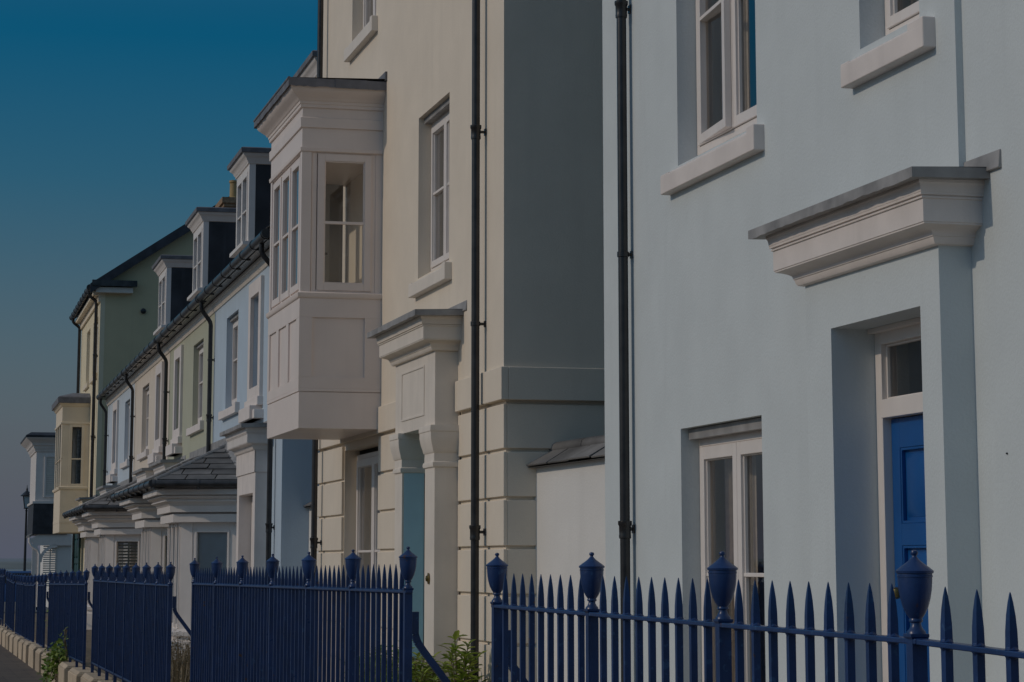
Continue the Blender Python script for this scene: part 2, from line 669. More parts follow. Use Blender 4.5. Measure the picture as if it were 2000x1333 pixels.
# ------------------------------------------------------------------ windows
def window(T, y0, y1, z0, z1, xf, leaves=2, bars=(), depth=.07, fr=.05, st=.05, mat='white', detail=2,
           curtain='curtain', parent=None, sill=None, sill_mat=None, head=None, wx=None, label=None, room='room', cw=.3):
    g = G()
    g.frame(xf, xf + depth, y0, y1, z0, z1, fr)
    iy0, iy1, iz0, iz1 = y0 + fr, y1 - fr, z0 + fr, z1 - fr
    lw = (iy1 - iy0) / leaves
    pg = G()
    for i in range(leaves):
        a, b = iy0 + i * lw + .003, iy0 + (i + 1) * lw - .003
        g.frame(xf - .014, xf + .042, a, b, iz0 + .003, iz1 - .003, st, st * 1.15)
        # glazing bead
        g.frame(xf + .004, xf + .03, a + st, b - st, iz0 + st * 1.15, iz1 - st * 1.15, .011)
        for zb in bars:
            g.box(xf - .004, xf + .032, a + st, b - st, zb - .012, zb + .012)
        pg.quad((xf + .024, a + st, iz0 + st), (xf + .024, a + st, iz1 - st), (xf + .024, b - st, iz1 - st), (xf + .024, b - st, iz0 + st))
    w = T.part('window', g, mat, parent=parent, label=label, bevel=.004 if detail > 1 else 0)
    if parent is None:
        T.part('pane', pg, 'glass', parent=w)
        if curtain:
            cg = G()
            for (a, b) in ((iy1 - (iy1 - iy0) * cw, iy1), (iy0, iy0 + (iy1 - iy0) * cw * .7)):
                n = 22
                pts = []
                for k in range(n + 1):
                    t = k / n
                    pts.append((xf + .16 + .035 * math.sin(t * 26 + a) + .012 * math.sin(t * 61), a + (b - a) * t))
                for p, q in zip(pts, pts[1:]):
                    cg.quad((p[0], p[1], iz0 - .02), (p[0], p[1], iz1 + .05), (q[0], q[1], iz1 + .05), (q[0], q[1], iz0 - .02))
            T.part('curtain', cg, curtain, parent=w)
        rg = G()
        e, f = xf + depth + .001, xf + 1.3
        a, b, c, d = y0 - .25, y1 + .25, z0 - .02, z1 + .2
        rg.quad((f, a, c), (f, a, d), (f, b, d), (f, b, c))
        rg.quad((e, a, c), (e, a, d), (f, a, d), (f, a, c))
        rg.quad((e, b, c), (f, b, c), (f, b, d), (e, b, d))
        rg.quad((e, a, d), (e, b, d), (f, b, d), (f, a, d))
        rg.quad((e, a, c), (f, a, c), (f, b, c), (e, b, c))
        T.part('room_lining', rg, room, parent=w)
        if head and wx is not None:
            hg = G()
            hg.box(wx + .05, xf + .02, y0 + .005, y1 - .005, z1 - .004, z1 + head)
            T.part('head_strip', hg, 'lead', parent=w)
        if sill:
            x0, a, b, c, d = sill
            sg = G()
            # sloping top, stooled ends
            sg.hexa([(x0, a, c), (xf, a, c), (xf, b, c), (x0, b, c), (x0, a, d - .004), (xf + .01, a, z0 + .004), (xf + .01, b, z0 + .004), (x0, b, d - .004)])
            sg.box(x0 + .001, (wx or xf) + .03, a - .001, y0 - .003, c + .001, d + .035)
            sg.box(x0 + .001, (wx or xf) + .03, y1 + .003, b + .001, c + .001, d + .008)
            T.part('sill', sg, sill_mat or mat, parent=w, bevel=.008)
    return w


def shell(T, name, mat, x, y0, y1, z0, z1, holes, depth, deep=9.0, parent=None):
    g = G().wall(x, y0, y1, z0, z1, holes, depth)
    g.quad((x, y0, z0), (x + deep, y0, z0), (x + deep, y0, z1), (x, y0, z1))
    g.quad((x, y1, z0), (x, y1, z1), (x + deep, y1, z1), (x + deep, y1, z0))
    g.quad((x + deep, y0, z0), (x + deep, y1, z0), (x + deep, y1, z1), (x + deep, y0, z1))
    return T.part(name, g, mat, parent=parent, smooth=False)


def pitched(T, x, y0, y1, z, deep=9.0, rise=.8, over=.25, mat='slate_dark'):
    g = G()
    xr = x + deep / 2
    zr = z + rise * deep / 2
    t = .09
    for sx, xe in ((-1, x - over), (1, x + deep + over)):
        ze = z - rise * over
        a = [(xe, y0 - .06, ze), (xr, y0 - .06, zr), (xr, y1 + .06, zr), (xe, y1 + .06, ze)]
        b = [(p[0], p[1], p[2] + t) for p in a]
        g.hexa(a + b)
    # gable infill
    for yy in (y0 + .02, y1 - .02):
        g.poly([(x, yy, z), (x + deep, yy, z), (xr, yy, zr)])
    return T.part('roof', g, mat, smooth=False)


def downpipe(T, x, y, z0, z1, joints, xw, r=.034, off_y=0.0, mat='iron', neck=None, parent=None):
    g = G()
    path = [(x, y, z0), (x, y, z1)]
    if neck:  # swan neck up to the gutter outlet
        gx, gzv = neck
        path = [(x, y, z0), (x, y, z1)]
        for t in (.15, .3, .5, .7, .85, 1):
            e = t * t * (3 - 2 * t)
            path.append((x + (gx - x) * e, y, z1 + (gzv - .12 - z1) * t))
        path.append((gx, y, gzv))
    g.tube(path, r, 14)
    p = T.part('downpipe', g, mat, parent=parent)
    for zj, big in joints:
        bg_ = G()
        if big:
            bg_.lathe((x, y, zj - .12), [(r, 0), (r * 1.18, .002), (r * 1.22, .02), (r * 1.17, .03), (r * 1.2, .085), (r * 1.38, .095), (r * 1.38, .118), (r * 1.02, .121)], 16)
            bg_.tube([(x + r, y, zj - .055), (xw + .005, y, zj - .055)], .012, 8)
            bg_.box(xw - .012, xw + .003, y - .022, y + .022, zj - .083, zj - .027)
        else:
            bg_.lathe((x, y, zj - .02), [(r, 0), (r * 1.2, .003), (r * 1.2, .037), (r, .04)], 14)
            bg_.tube([(x + r, y, zj), (xw + .005, y, zj)], .012, 8)
            bg_.box(xw - .012, xw + .003, y - .018, y + .018, zj - .025, zj + .025)
        T.part('pipe_collar', bg_, mat, parent=p)
    return p


def canopy(T, xw, xf, y0, y1, z, mat, holes_low=True, parent=None):
    """moulded door hood round a projecting block: low bed mould, fascia, cyma and a lead capping"""
    plan = [(xw + .06, y0), (xf, y0), (xf, y1), (xw + .06, y1)]
    g = G()
    prof = [(.016, z), (.03, z + .004), (.04, z + .018), (.044, z + .036), (.05, z + .038), (.05, z + .048), (.054, z + .056), (.07, z + .067), (.098, z + .077), (.125, z + .083), (.125, z + .09),
            (.13, z + .092), (.13, z + .198), (.139, z + .20), (.139, z + .208), (.133, z + .209), (.133, z + .213), (.146, z + .215), (.146, z + .226),
            (.148, z + .228), (.149, z + .24), (.151, z + .252), (.154, z + .262), (.158, z + .268), (.160, z + .27), (.160, z + .296)]
    g.mould(plan, prof)
    c = T.part('door_canopy', g, mat, parent=parent)
    lg = G()
    # lead capping with a slightly dressed, wavy lower edge
    n = 34
    X0 = xf - .222
    ya, yb = y0 - .222, y1 + .265
    rnd = random.Random(int(z * 1000))
    low = [z + .281 - rnd.uniform(0, .008) for _ in range(n + 1)]
    for i in range(n):
        a, b = ya + (yb - ya) * i / n, ya + (yb - ya) * (i + 1) / n
        lg.quad((X0, a, low[i]), (X0, a, z + .327), (X0, b, z + .327), (X0, b, low[i + 1]))
        lg.quad((X0, a, z + .327), (xw + .03, a, z + .342), (xw + .03, b, z + .338), (X0, b, z + .327))
        lg.quad((X0, a, low[i]), (X0, b, low[i + 1]), (X0 + .012, b, low[i + 1]), (X0 + .012, a, low[i]))
    lg.quad((X0, ya, low[0]), (xw + .03, ya, z + .288), (xw + .03, ya, z + .338), (X0, ya, z + .327))
    lg.quad((X0, yb, low[n]), (X0, yb, z + .327), (xw + .03, yb, z + .342), (xw + .03, yb, z + .288))
    lg.quad((X0, ya, low[0]), (X0, yb, low[n]), (xw + .03, yb, z + .288), (xw + .03, ya, z + .288))
    lg.hexa([(xw - .014, ya - .12, z + .318), (xw + .045, ya - .12, z + .318), (xw + .045, yb + .1, z + .318), (xw - .014, yb + .1, z + .318), (xw - .004, ya - .12, z + .405), (xw + .045, ya - .12, z + .405), (xw + .045, yb + .1, z + .405), (xw - .004, yb + .1, z + .405)])
    T.part('lead_capping', lg, 'lead', parent=c, bevel=.006)
    return c


def paneled_door(T, x, y0, y1, z0, z1, mat, parent=None, rows=((.04, .3), (.36, .62), (.68, .94))):
    g = G()
    h = z1 - z0
    D = .026
    g.box(x + D, x + .06, y0, y1, z0, z1)
    st = .10
    cols = ((y0 + st, (y0 + y1) / 2 - .05), ((y0 + y1) / 2 + .05, y1 - st))
    for a, b in ((y0, cols[0][0]), (cols[0][1], cols[1][0]), (cols[1][1], y1)):
        g.box(x, x + D, a, b, z0, z1)
    zs = [(z0 + r[0] * h, z0 + r[1] * h) for r in rows]
    ze = [z0] + [v for r in zs for v in r] + [z1]
    for a, b in zip(ze[0::2], ze[1::2]):
        for c in cols:
            g.box(x, x + D, c[0], c[1], a, b)
    for c in cols:
        for r in zs:
            g.frame(x + .004, x + D, c[0], c[1], r[0], r[1], .014)
            a, b, cc, d = c[0] + .03, c[1] - .03, r[0] + .03, r[1] - .03
            k = .04
            g.hexa([(x + D, a, cc), (x + D, b, cc), (x + D, b, d), (x + D, a, d),
                    (x + .006, a + k, cc + k), (x + .006, b - k, cc + k), (x + .006, b - k, d - k), (x + .006, a + k, d - k)])
    d = T.part('door', g, mat, parent=parent, bevel=.003)
    return d


# ================================================================== nearest house (pale blue)
H1 = Thing('town_house', 'pale blue house nearest the camera, cobalt front door under a white hood', 'house', (4.73, 11.0, 0.3))
XW1 = 4.73
h1_holes = [(12.77, 14.24, .35, 2.44), (12.77, 14.24, 4.13, 5.75), (10.46, 11.21, 4.25, 5.75), (10.25, 11.37, .3, 2.80, .3)]
shell(H1, 'wall', 'pale_blue', XW1, 10.06, 15.93, 0.1, 8.6, h1_holes, .22)
g = G().wall(XW1 + .036, 3.2, 10.062, 0.1, 8.6, [(6.2, 7.5, 4.13, 5.75), (6.2, 7.5, 1.0, 2.44)], .2)
g.quad((XW1 + .036, 3.2, .1), (XW1 + 9, 3.2, .1), (XW1 + 9, 3.2, 8.6), (XW1 + .036, 3.2, 8.6))
H1.part('recessed_wall', g, 'pale_blue', smooth=False)
pitched(H1, XW1, 3.2, 15.93, 8.6)
for za, zb, bars in ((1.0, 2.44, ()), (4.13, 5.75, (5.07,))):
    window(H1, 6.2, 7.5, za, zb, 4.90, bars=bars, wx=XW1 + .036, sill=(4.69, 6.1, 7.6, za - .16, za - .04), sill_mat='stone_white')
# ground floor french window
window(H1, 12.775, 14.235, .36, 2.375, 4.85, leaves=2, bars=(1.53,), wx=XW1, head=.06, st=.07, cw=.34)
# first floor window, left leaf left ajar
wn = window(H1, 12.775, 14.235, 4.2, 5.74, 4.86, leaves=2, bars=(5.07,), wx=XW1, sill=(4.66, 12.65, 14.40, 3.96, 4.08), sill_mat='stone_white', st=.058)
g = G()
aj = [(4.846, 14.16), (4.80, 13.52)]
dx, dy = aj[1][0] - aj[0][0], aj[1][1] - aj[0][1]
def ajp(t, o, z):
    return (aj[0][0] + dx * t + o, aj[0][1] + dy * t, z)
def ajbox(t0, t1, z0, z1, th=.045):
    g.hexa([ajp(t0, 0, z0), ajp(t0, th, z0), ajp(t1, th, z0), ajp(t1, 0, z0), ajp(t0, 0, z1), ajp(t0, th, z1), ajp(t1, th, z1), ajp(t1, 0, z1)])
ajbox(0, .09, 4.26, 5.68); ajbox(.91, 1, 4.26, 5.68); ajbox(.09, .91, 4.26, 4.32); ajbox(.09, .91, 5.06, 5.085); ajbox(.09, .91, 5.62, 5.68)
cas = H1.part('open_casement', g, 'white', parent=wn, bevel=.003)
window(H1, 10.465, 11.205, 4.3, 5.74, 4.87, leaves=1, bars=(5.07,), wx=XW1, sill=(4.66, 10.28, 11.32, 4.06, 4.18), sill_mat='stone_white', curtain='curtain')
# door surround block with its opening
g = G()
xs = 4.60
g.wall(xs, 10.03, 11.72, .3, 3.06, [(10.25, 11.37, .3, 2.80, XW1 - xs)])
g.quad((xs, 10.03, .3), (XW1 + .04, 10.03, .3), (XW1 + .04, 10.03, 3.06), (xs, 10.03, 3.06))
g.quad((xs, 11.72, .3), (xs, 11.72, 3.06), (XW1 + .0, 11.72, 3.06), (XW1, 11.72, .3))
sur = H1.part('door_surround', g, 'pale_blue', smooth=False)
canopy(H1, XW1 + .03, xs, 10.03, 11.72, 3.06, 'stone_white')
g = G()
g.box(4.84, 4.93, 11.29, 11.37, .3, 2.80)          # door frame
g.box(4.84, 4.93, 10.25, 10.33, .3, 2.80)
g.box(4.84, 4.93, 10.33, 11.29, 2.715, 2.80)
g.box(4.832, 4.93, 10.33, 11.29, 2.335, 2.43)      # transom
g.box(4.80, 4.845, 10.25, 11.37, 2.775, 2.80)
g.frame(4.868, 4.90, 10.33, 11.29, 2.43, 2.715, .012)
fr = H1.part('door_frame', g, 'white', bevel=.004)
g = G()
g.quad((4.885, 10.33, 2.43), (4.885, 10.33, 2.715), (4.885, 11.29, 2.715), (4.885, 11.29, 2.43))
H1.part('fanlight', g, 'glass', parent=fr)
g = G()
g.quad((6.2, 9.9, 2.2), (6.2, 9.9, 2.95), (6.2, 11.8, 2.95), (6.2, 11.8, 2.2))
g.quad((4.93, 11.6, 2.2), (6.2, 11.6, 2.2), (6.2, 11.6, 2.95), (4.93, 11.6, 2.95))
g.quad((4.93, 10.0, 2.2), (4.93, 10.0, 2.95), (6.2, 10.0, 2.95), (6.2, 10.0, 2.2))
g.quad((4.93, 10.0, 2.95), (4.93, 11.6, 2.95), (6.2, 11.6, 2.95), (6.2, 10.0, 2.95))
g.quad((4.93, 10.0, 2.2), (4.93, 11.6, 2.2), (6.2, 11.6, 2.2), (6.2, 10.0, 2.2))
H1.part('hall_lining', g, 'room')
dr = paneled_door(H1, 4.885, 10.335, 11.285, .32, 2.33, 'door_blue', rows=((.03, .26), (.31, .68), (.735, .925)))
g = G()
g.tube([(4.885, 11.15, 1.45), (4.84, 11.15, 1.45)], .012, 10).lathe((4.835, 11.15, 1.42), [(.004, 0), (.028, .01), (.032, .03), (.028, .05), (.004, .06)], 14)
H1.part('door_knob', g, 'brass', parent=dr)
g = G()
g.box(4.3, 4.9, 10.0, 11.75, .25, .31)
H1.part('door_step', g, 'stone', bevel=.01)
downpipe(H1, 4.665, 15.25, .3, 8.4, [(1.88, True), (3.68, False), (5.45, True)], XW1)
g = G()
g.tube([(XW1 + .04, 9.72, 2.085), (XW1 + .029, 9.72, 2.085)], .0045, 8)
H1.part('wall_fixing', g, 'iron')
# small bell plate beside the door
g = G()
g.box(4.715, 4.732, 11.81, 11.86, 1.42, 1.56)
H1.part('bell_push', g, 'iron', bevel=.004)

# ================================================================== cream house with the oriel
H2 = Thing('town_house', 'tall cream rendered house with grooved ground floor, white oriel bay and white portico', 'house', (4.5, 22.0, 0.3))
XW2 = 4.5
Y0, Y1 = 17.93, 26.7
h2_up = [(19.9, 21.2, 4.2, 5.71), (23.35, 24.72, 7.17, 8.7)]
shell(H2, 'wall', 'cream', XW2, Y0, Y1, 3.10, 10.2, h2_up, .2)
h2_gf = [(23.07, 25.05, .35, 2.79), (19.9, 20.92, .3, 2.75, .9)]
shell(H2, 'ground_floor_wall', 'cream', XW2 + .03, Y0 + .045, Y1 - .03, .1, 3.10, h2_gf, .16, deep=8.9)
courses = [.1, .60, .97, 1.35, 1.72, 2.10, 2.475, 2.85]
for ya, yb in [(Y0 + .012, 19.53), (21.23, 23.05), (25.07, Y1)]:
    g = G()
    for a, b in zip(courses, courses[1:]):
        a, b = a + .013, b - .013
        g.box(XW2, XW2 + .031, ya, yb, a, b)
        if ya < 18:
            g.box(XW2 + .031, XW2 + 6, Y0 + .012, Y0 + .046, a, b)
        if yb == Y1:
            g.box(XW2 + .031, XW2 + 6, Y1 - .031, Y1, a, b)
            g.box(XW2 + .032, XW2 + .19, ya, ya + .02, a, b)
    H2.part('rusticated_blocks', g, 'cream', bevel=.007)
g = G()
for ya, yb in ((Y0 - .03, 19.52), (21.24, Y1)):
    g.box(XW2 - .03, XW2 + .031, ya, yb, 2.865, 3.125)
g.box(XW2 + .031, XW2 + 6, Y0 - .03, Y0 + .05, 2.865, 3.125)
H2.part('string_course', g, 'cream', bevel=.007)
pitched(H2, XW2, Y0, Y1, 10.2)
window(H2, 19.905, 21.195, 4.24, 5.66, 4.62, leaves=2, bars=(4.98,), wx=XW2, head=.05, cw=.58, sill=(4.43, 19.78, 21.30, 4.03, 4.15), sill_mat='cream_paint')
window(H2, 23.355, 24.715, 7.2, 8.65, 4.62, leaves=2, bars=(8.0,), wx=XW2, cw=.58, sill=(4.43, 23.25, 24.84, 7.0, 7.13), sill_mat='cream_paint')
window(H2, 23.075, 25.045, .36, 2.74, 4.66, leaves=2, bars=(1.72,), wx=XW2, st=.07, cw=.3)
# portico: two piers, capitals, attic panel
g = G()
xp = 4.30
g.box(xp, XW2 + .02, 19.54, 19.92, .3, 2.46)
g.box(xp, XW2 + .02, 20.90, 21.21, .3, 2.46)
g.box(xp, XW2 + .02, 19.54, 19.92, 2.46, 2.75)
g.box(xp, XW2 + .02, 20.90, 21.21, 2.46, 2.75)
g.box(xp, XW2 + .02, 19.54, 21.21, 2.75, 3.385)
po = H2.part('portico', g, 'cream_paint', bevel=.005)
g = G()
cap = [(.0, 2.40), (.022, 2.405), (.028, 2.425), (.022, 2.445), (.006, 2.45), (.004, 2.52), (.02, 2.53), (.03, 2.56), (.05, 2.60), (.062, 2.64), (.066, 2.66), (.066, 2.70), (.075, 2.705), (.075, 2.735), (.07, 2.755), (.0, 2.757)]
for ya, yb in ((19.54, 19.92), (20.90, 21.21)):
    g = G()
    g.mould([(XW2 + .5 if ya > 20 else XW2 + .02, ya), (xp, ya), (xp, yb), (XW2 + .02, yb)], [(o * .62, zz) for o, zz in cap])
    H2.part('capital', g, 'cream_paint', parent=po)
g = G()
g.frame(xp - .008, xp + .004, 19.95, 20.92, 2.86, 3.30, .02)
H2.part('attic_moulding', g, 'cream_paint', parent=po, bevel=.003)
canopy(H2, XW2, xp, 19.54, 21.21, 3.385, 'cream_paint')
g = G()
g.quad((4.505, 20.90, .3), (4.505, 20.90, 2.40), (5.40, 20.90, 2.40), (5.40, 20.90, .3))
g.quad((4.32, 20.899, .3), (4.32, 20.899, 2.40), (4.505, 20.899, 2.40), (4.505, 20.899, .3))
H2.part('door_reveal', g, 'teal_reveal', smooth=False)  # far pier's inner side and recess wall coloured light blue
paneled_door(H2, 5.38, 19.92, 20.90, .32, 2.45, 'teal_reveal')
g = G()
g.lathe((0, 0, 0), [(.012, 0), (.034, .004), (.036, .012), (.02, .016), (.016, .03), (.004, .034)], 18)
g.v = [(xp - v[2], 19.72 + v[1], 1.47 + v[0] * 1.35) for v in g.v]
H2.part('bell_pull', g, 'brass')
downpipe(H2, 4.415, 18.54, .3, 10.0, [(1.90, True), (3.52, False), (5.16, True)], XW2)
downpipe(H2, 4.415, 26.30, .3, 10.0, [(1.88, True), (3.9, True), (5.9, False)], XW2)

# --- the oriel
ox, oy0, oy1 = 3.68, 22.93, 25.02
plan = [(XW2, oy0), (ox, oy0), (ox, oy1), (XW2, oy1)]
g = G()
g.box(ox, XW2, oy0, oy1, 5.655, 6.14)
g.mould(plan, [(.0, 5.66), (.014, 5.662), (.018, 5.70), (.0, 5.702)])
g.mould(plan, [(.0, 5.90), (.018, 5.902), (.02, 6.0), (.006, 6.004), (.0, 6.01)])
g.box(ox, XW2, oy0, oy1, 2.905, 3.262)                      # bottom box
g.box(ox - .006, XW2, oy0 - .006, oy1 + .006, 3.268, 3.30)
g.box(ox + .012, XW2, oy0 + .012, oy1 - .012, 3.255, 3.275)
# panelled apron: stiles and rails with recessed panels
g.box(ox + .012, XW2, oy0 + .012, oy1 - .012, 3.30, 4.19)
def apron_x(z0, z1, x0, x1):
    g.box(x0, x1, oy0 - .006, oy0 + .0125, z0, z1)
apron_x(3.30, 3.41, ox - .006, XW2); apron_x(4.0, 4.19, ox - .006, XW2)
apron_x(3.41, 4.0, ox - .006, 3.805); apron_x(3.41, 4.0, 4.33, XW2)
def apron_y(z0, z1, y0, y1):
    g.box(ox - .006, ox + .0125, y0, y1, z0, z1)
apron_y(3.30, 3.40, oy0 + .0125, oy1); apron_y(4.0, 4.19, oy0 + .0125, oy1)
for a, b in ((oy0 + .0125, 23.12), (23.62, 23.78), (24.28, 24.44), (24.92, oy1)):
    apron_y(3.40, 4.0, a, b)
# sill course
g.mould(plan, [(.0, 4.185), (.012, 4.19), (.022, 4.20), (.026, 4.215), (.03, 4.24), (.012, 4.25), (.0, 4.255)])
g.box(ox, ox + .10, oy0, oy0 + .10, 4.25, 5.66)          # corner posts
g.box(ox, ox + .10, oy1 - .10, oy1, 4.25, 5.66)
g.box(4.43, XW2, oy0 + .01, oy0 + .09, 4.25, 5.66)
bay = H2.part('oriel_bay', g, 'bay_white', bevel=.004)
g = G()
g.mould(plan, [(.0, 6.10), (.02, 6.105), (.022, 6.135), (.03, 6.14), (.034, 6.165), (.05, 6.175), (.056, 6.19), (.075, 6.205), (.105, 6.232), (.13, 6.255), (.142, 6.28), (.146, 6.30), (.146, 6.31), (.0, 6.312)])
H2.part('bay_cornice', g, 'bay_white', parent=bay)
g = G()
n = 26
for (a, b) in (((XW2, oy0 - .17), (ox - .17, oy0 - .17)), ((ox - .17, oy0 - .17), (ox - .17, oy1 + .17)), ((ox - .17, oy1 + .17), (XW2, oy1 + .17))):
    rnd = random.Random(5)
    dr_ = [rnd.uniform(0, .012) for _ in range(n + 1)]
    for i in range(n):
        p = [a[k] + (b[k] - a[k]) * i / n for k in (0, 1)]
        q = [a[k] + (b[k] - a[k]) * (i + 1) / n for k in (0, 1)]
        g.quad((p[0], p[1], 6.292 - dr_[i]), (q[0], q[1], 6.292 - dr_[i + 1]), (q[0], q[1], 6.37), (p[0], p[1], 6.37))
g.quad((ox - .17, oy0 - .17, 6.37), (XW2, oy0 - .17, 6.40), (XW2, oy1 + .17, 6.40), (ox - .17, oy1 + .17, 6.37))
g.quad((ox - .17, oy0 - .17, 6.30), (ox - .17, oy1 + .17, 6.30), (XW2, oy1 + .17, 6.30), (XW2, oy0 - .17, 6.30))
g.tube([(ox - .165, oy0 - .165, 6.365), (ox - .165, oy1 + .165, 6.365)], .016, 8)
g.box(XW2 - .02, XW2 + .01, oy0 - .2, oy1 + .2, 6.38, 6.47)
g.box(ox + .3, ox + .62, oy0 - .178, oy0 - .168, 6.283, 6.372)
H2.part('bay_lead_roof', g, 'lead_grey', parent=bay)
# glazing
g = G()
g.frame_x(oy0 + .015, oy0 + .085, ox + .105, 4.43, 4.255, 5.655, .05, .02)
g.frame_x(oy0 + .003, oy0 + .05, 3.843, 4.388, 4.272, 5.642, .07)
g.frame_x(oy0 + .012, oy0 + .045, 3.913, 4.318, 4.342, 5.572, .012)
g.box(3.913, 4.318, oy0 + .008, oy0 + .04, 4.937, 4.965)
ws = [(23.04, 23.67), (23.67, 24.29), (24.29, 24.91)]
for a, b in ws:
    g.frame(ox + .02, ox + .09, a, b, 4.255, 5.655, .035)
    g.frame(ox + .004, ox + .055, a + .037, b - .037, 4.29, 5.62, .07)
    g.box(ox + .01, ox + .045, a + .10, b - .10, 4.94, 4.966)
g.frame_x(oy1 - .085, oy1 - .015, ox + .105, 4.43, 4.255, 5.655, .12)
wf = H2.part('bay_window', g, 'bay_white', parent=bay, bevel=.003)
g = G()
g.quad((3.90, oy0 + .028, 4.33), (4.33, oy0 + .028, 4.33), (4.33, oy0 + .028, 5.58), (3.90, oy0 + .028, 5.58))
for a, b in ws:
    g.quad((ox + .03, a + .09, 4.34), (ox + .03, a + .09, 5.57), (ox + .03, b - .09, 5.57), (ox + .03, b - .09, 4.34))
g.quad((3.90, oy1 - .03, 4.33), (3.90, oy1 - .03, 5.58), (4.33, oy1 - .03, 5.58), (4.33, oy1 - .03, 4.33))
H2.part('pane', g, 'glass', parent=bay)
g = G()
g.box(3.79, 4.45, oy1 - .13, oy1 - .11, 4.26, 5.65)
H2.part('curtain', g, 'room', parent=bay)  # sheet added to close the far pane and darken the oriel inside
g = G()
g.box(3.895, 3.93, oy0 + .06, oy0 + .075, 4.66, 4.70)
g.box(3.90, 3.96, oy0 + .06, oy0 + .085, 4.63, 4.655)
H2.part('window_catch', g, 'iron', parent=bay)
g = G()  # inside of the room behind the oriel
g.quad((6.4, 22.2, 4.15), (6.4, 22.2, 5.9), (6.4, 25.8, 5.9), (6.4, 25.8, 4.15))
g.quad((4.52, 25.7, 4.15), (6.4, 25.7, 4.15), (6.4, 25.7, 5.9), (4.52, 25.7, 5.9))
g.quad((4.52, 22.3, 4.15), (4.52, 22.3, 5.9), (6.4, 22.3, 5.9), (6.4, 22.3, 4.15))
H2.part('room_lining', g, 'pale_room', parent=bay)

# ================================================================== garden walls with slate coping
def garden_wall(pa, pb, zl, zr, label, name='garden_wall', rise=.14):
    """wall from pa to pb (plan points), lit face towards the street, small slated coping"""
    base = ((pa[0] + pb[0]) / 2, (pa[1] + pb[1]) / 2, 0.3)
    T = Thing(name, label, 'garden wall', base)
    a, b = Vector((*pa, 0)), Vector((*pb, 0))
    d = (b - a).normalized()
    nn = Vector((-d.y, d.x, 0))
    if nn.x > 0:
        nn = -nn
    th = -nn * .34
    g = G()
    g.hexa([tuple(a + Vector((0, 0, .2))), tuple(a + th + Vector((0, 0, .2))), tuple(b + th + Vector((0, 0, .2))), tuple(b + Vector((0, 0, .2))),
            tuple(a + Vector((0, 0, zl))), tuple(a + th + Vector((0, 0, zl))), tuple(b + th + Vector((0, 0, zr))), tuple(b + Vector((0, 0, zr)))])
    T.part('wall', g, 'white_render', smooth=False)
    g = G()
    o = nn * .07
    A, B = a + o + Vector((0, 0, zl)), b + o + Vector((0, 0, zr))
    C, D = a + th / 2 + Vector((0, 0, zl + rise)), b + th / 2 + Vector((0, 0, zr + rise))
    g.tiles(A, B, C, D, 1, .33, seed=4, th=.012)
    A2, B2 = a + th - o + Vector((0, 0, zl)), b + th - o + Vector((0, 0, zr))
    g.tiles(B2, A2, D, C, 1, .33, seed=5, th=.012)
    g.poly([tuple(A), tuple(C), tuple(A2)])
    g.quad(tuple(A), tuple(A2), tuple(B2), tuple(B))
    T.part('slate_coping', g, 'slate')
    g = G()
    L = (D - C).length
    n = max(1, int(L / .45))
    for i in range(n):
        p, q = C.lerp(D, i / n), C.lerp(D, (i + .985) / n)
        g.tube([tuple(p), tuple(q)], .055, 10)
    T.part('ridge_tile', g, 'slate')
    return T


garden_wall((4.757, 17.975), (5.30, 15.95), 2.335, 2.40, 'cream garden wall with slate coping between the nearest house and the cream house', rise=.15)
garden_wall((4.86, 29.35), (5.16, 26.72), 2.28, 2.33, 'small garden wall end with slate coping seen between the downpipe and the blue shaded side wall')

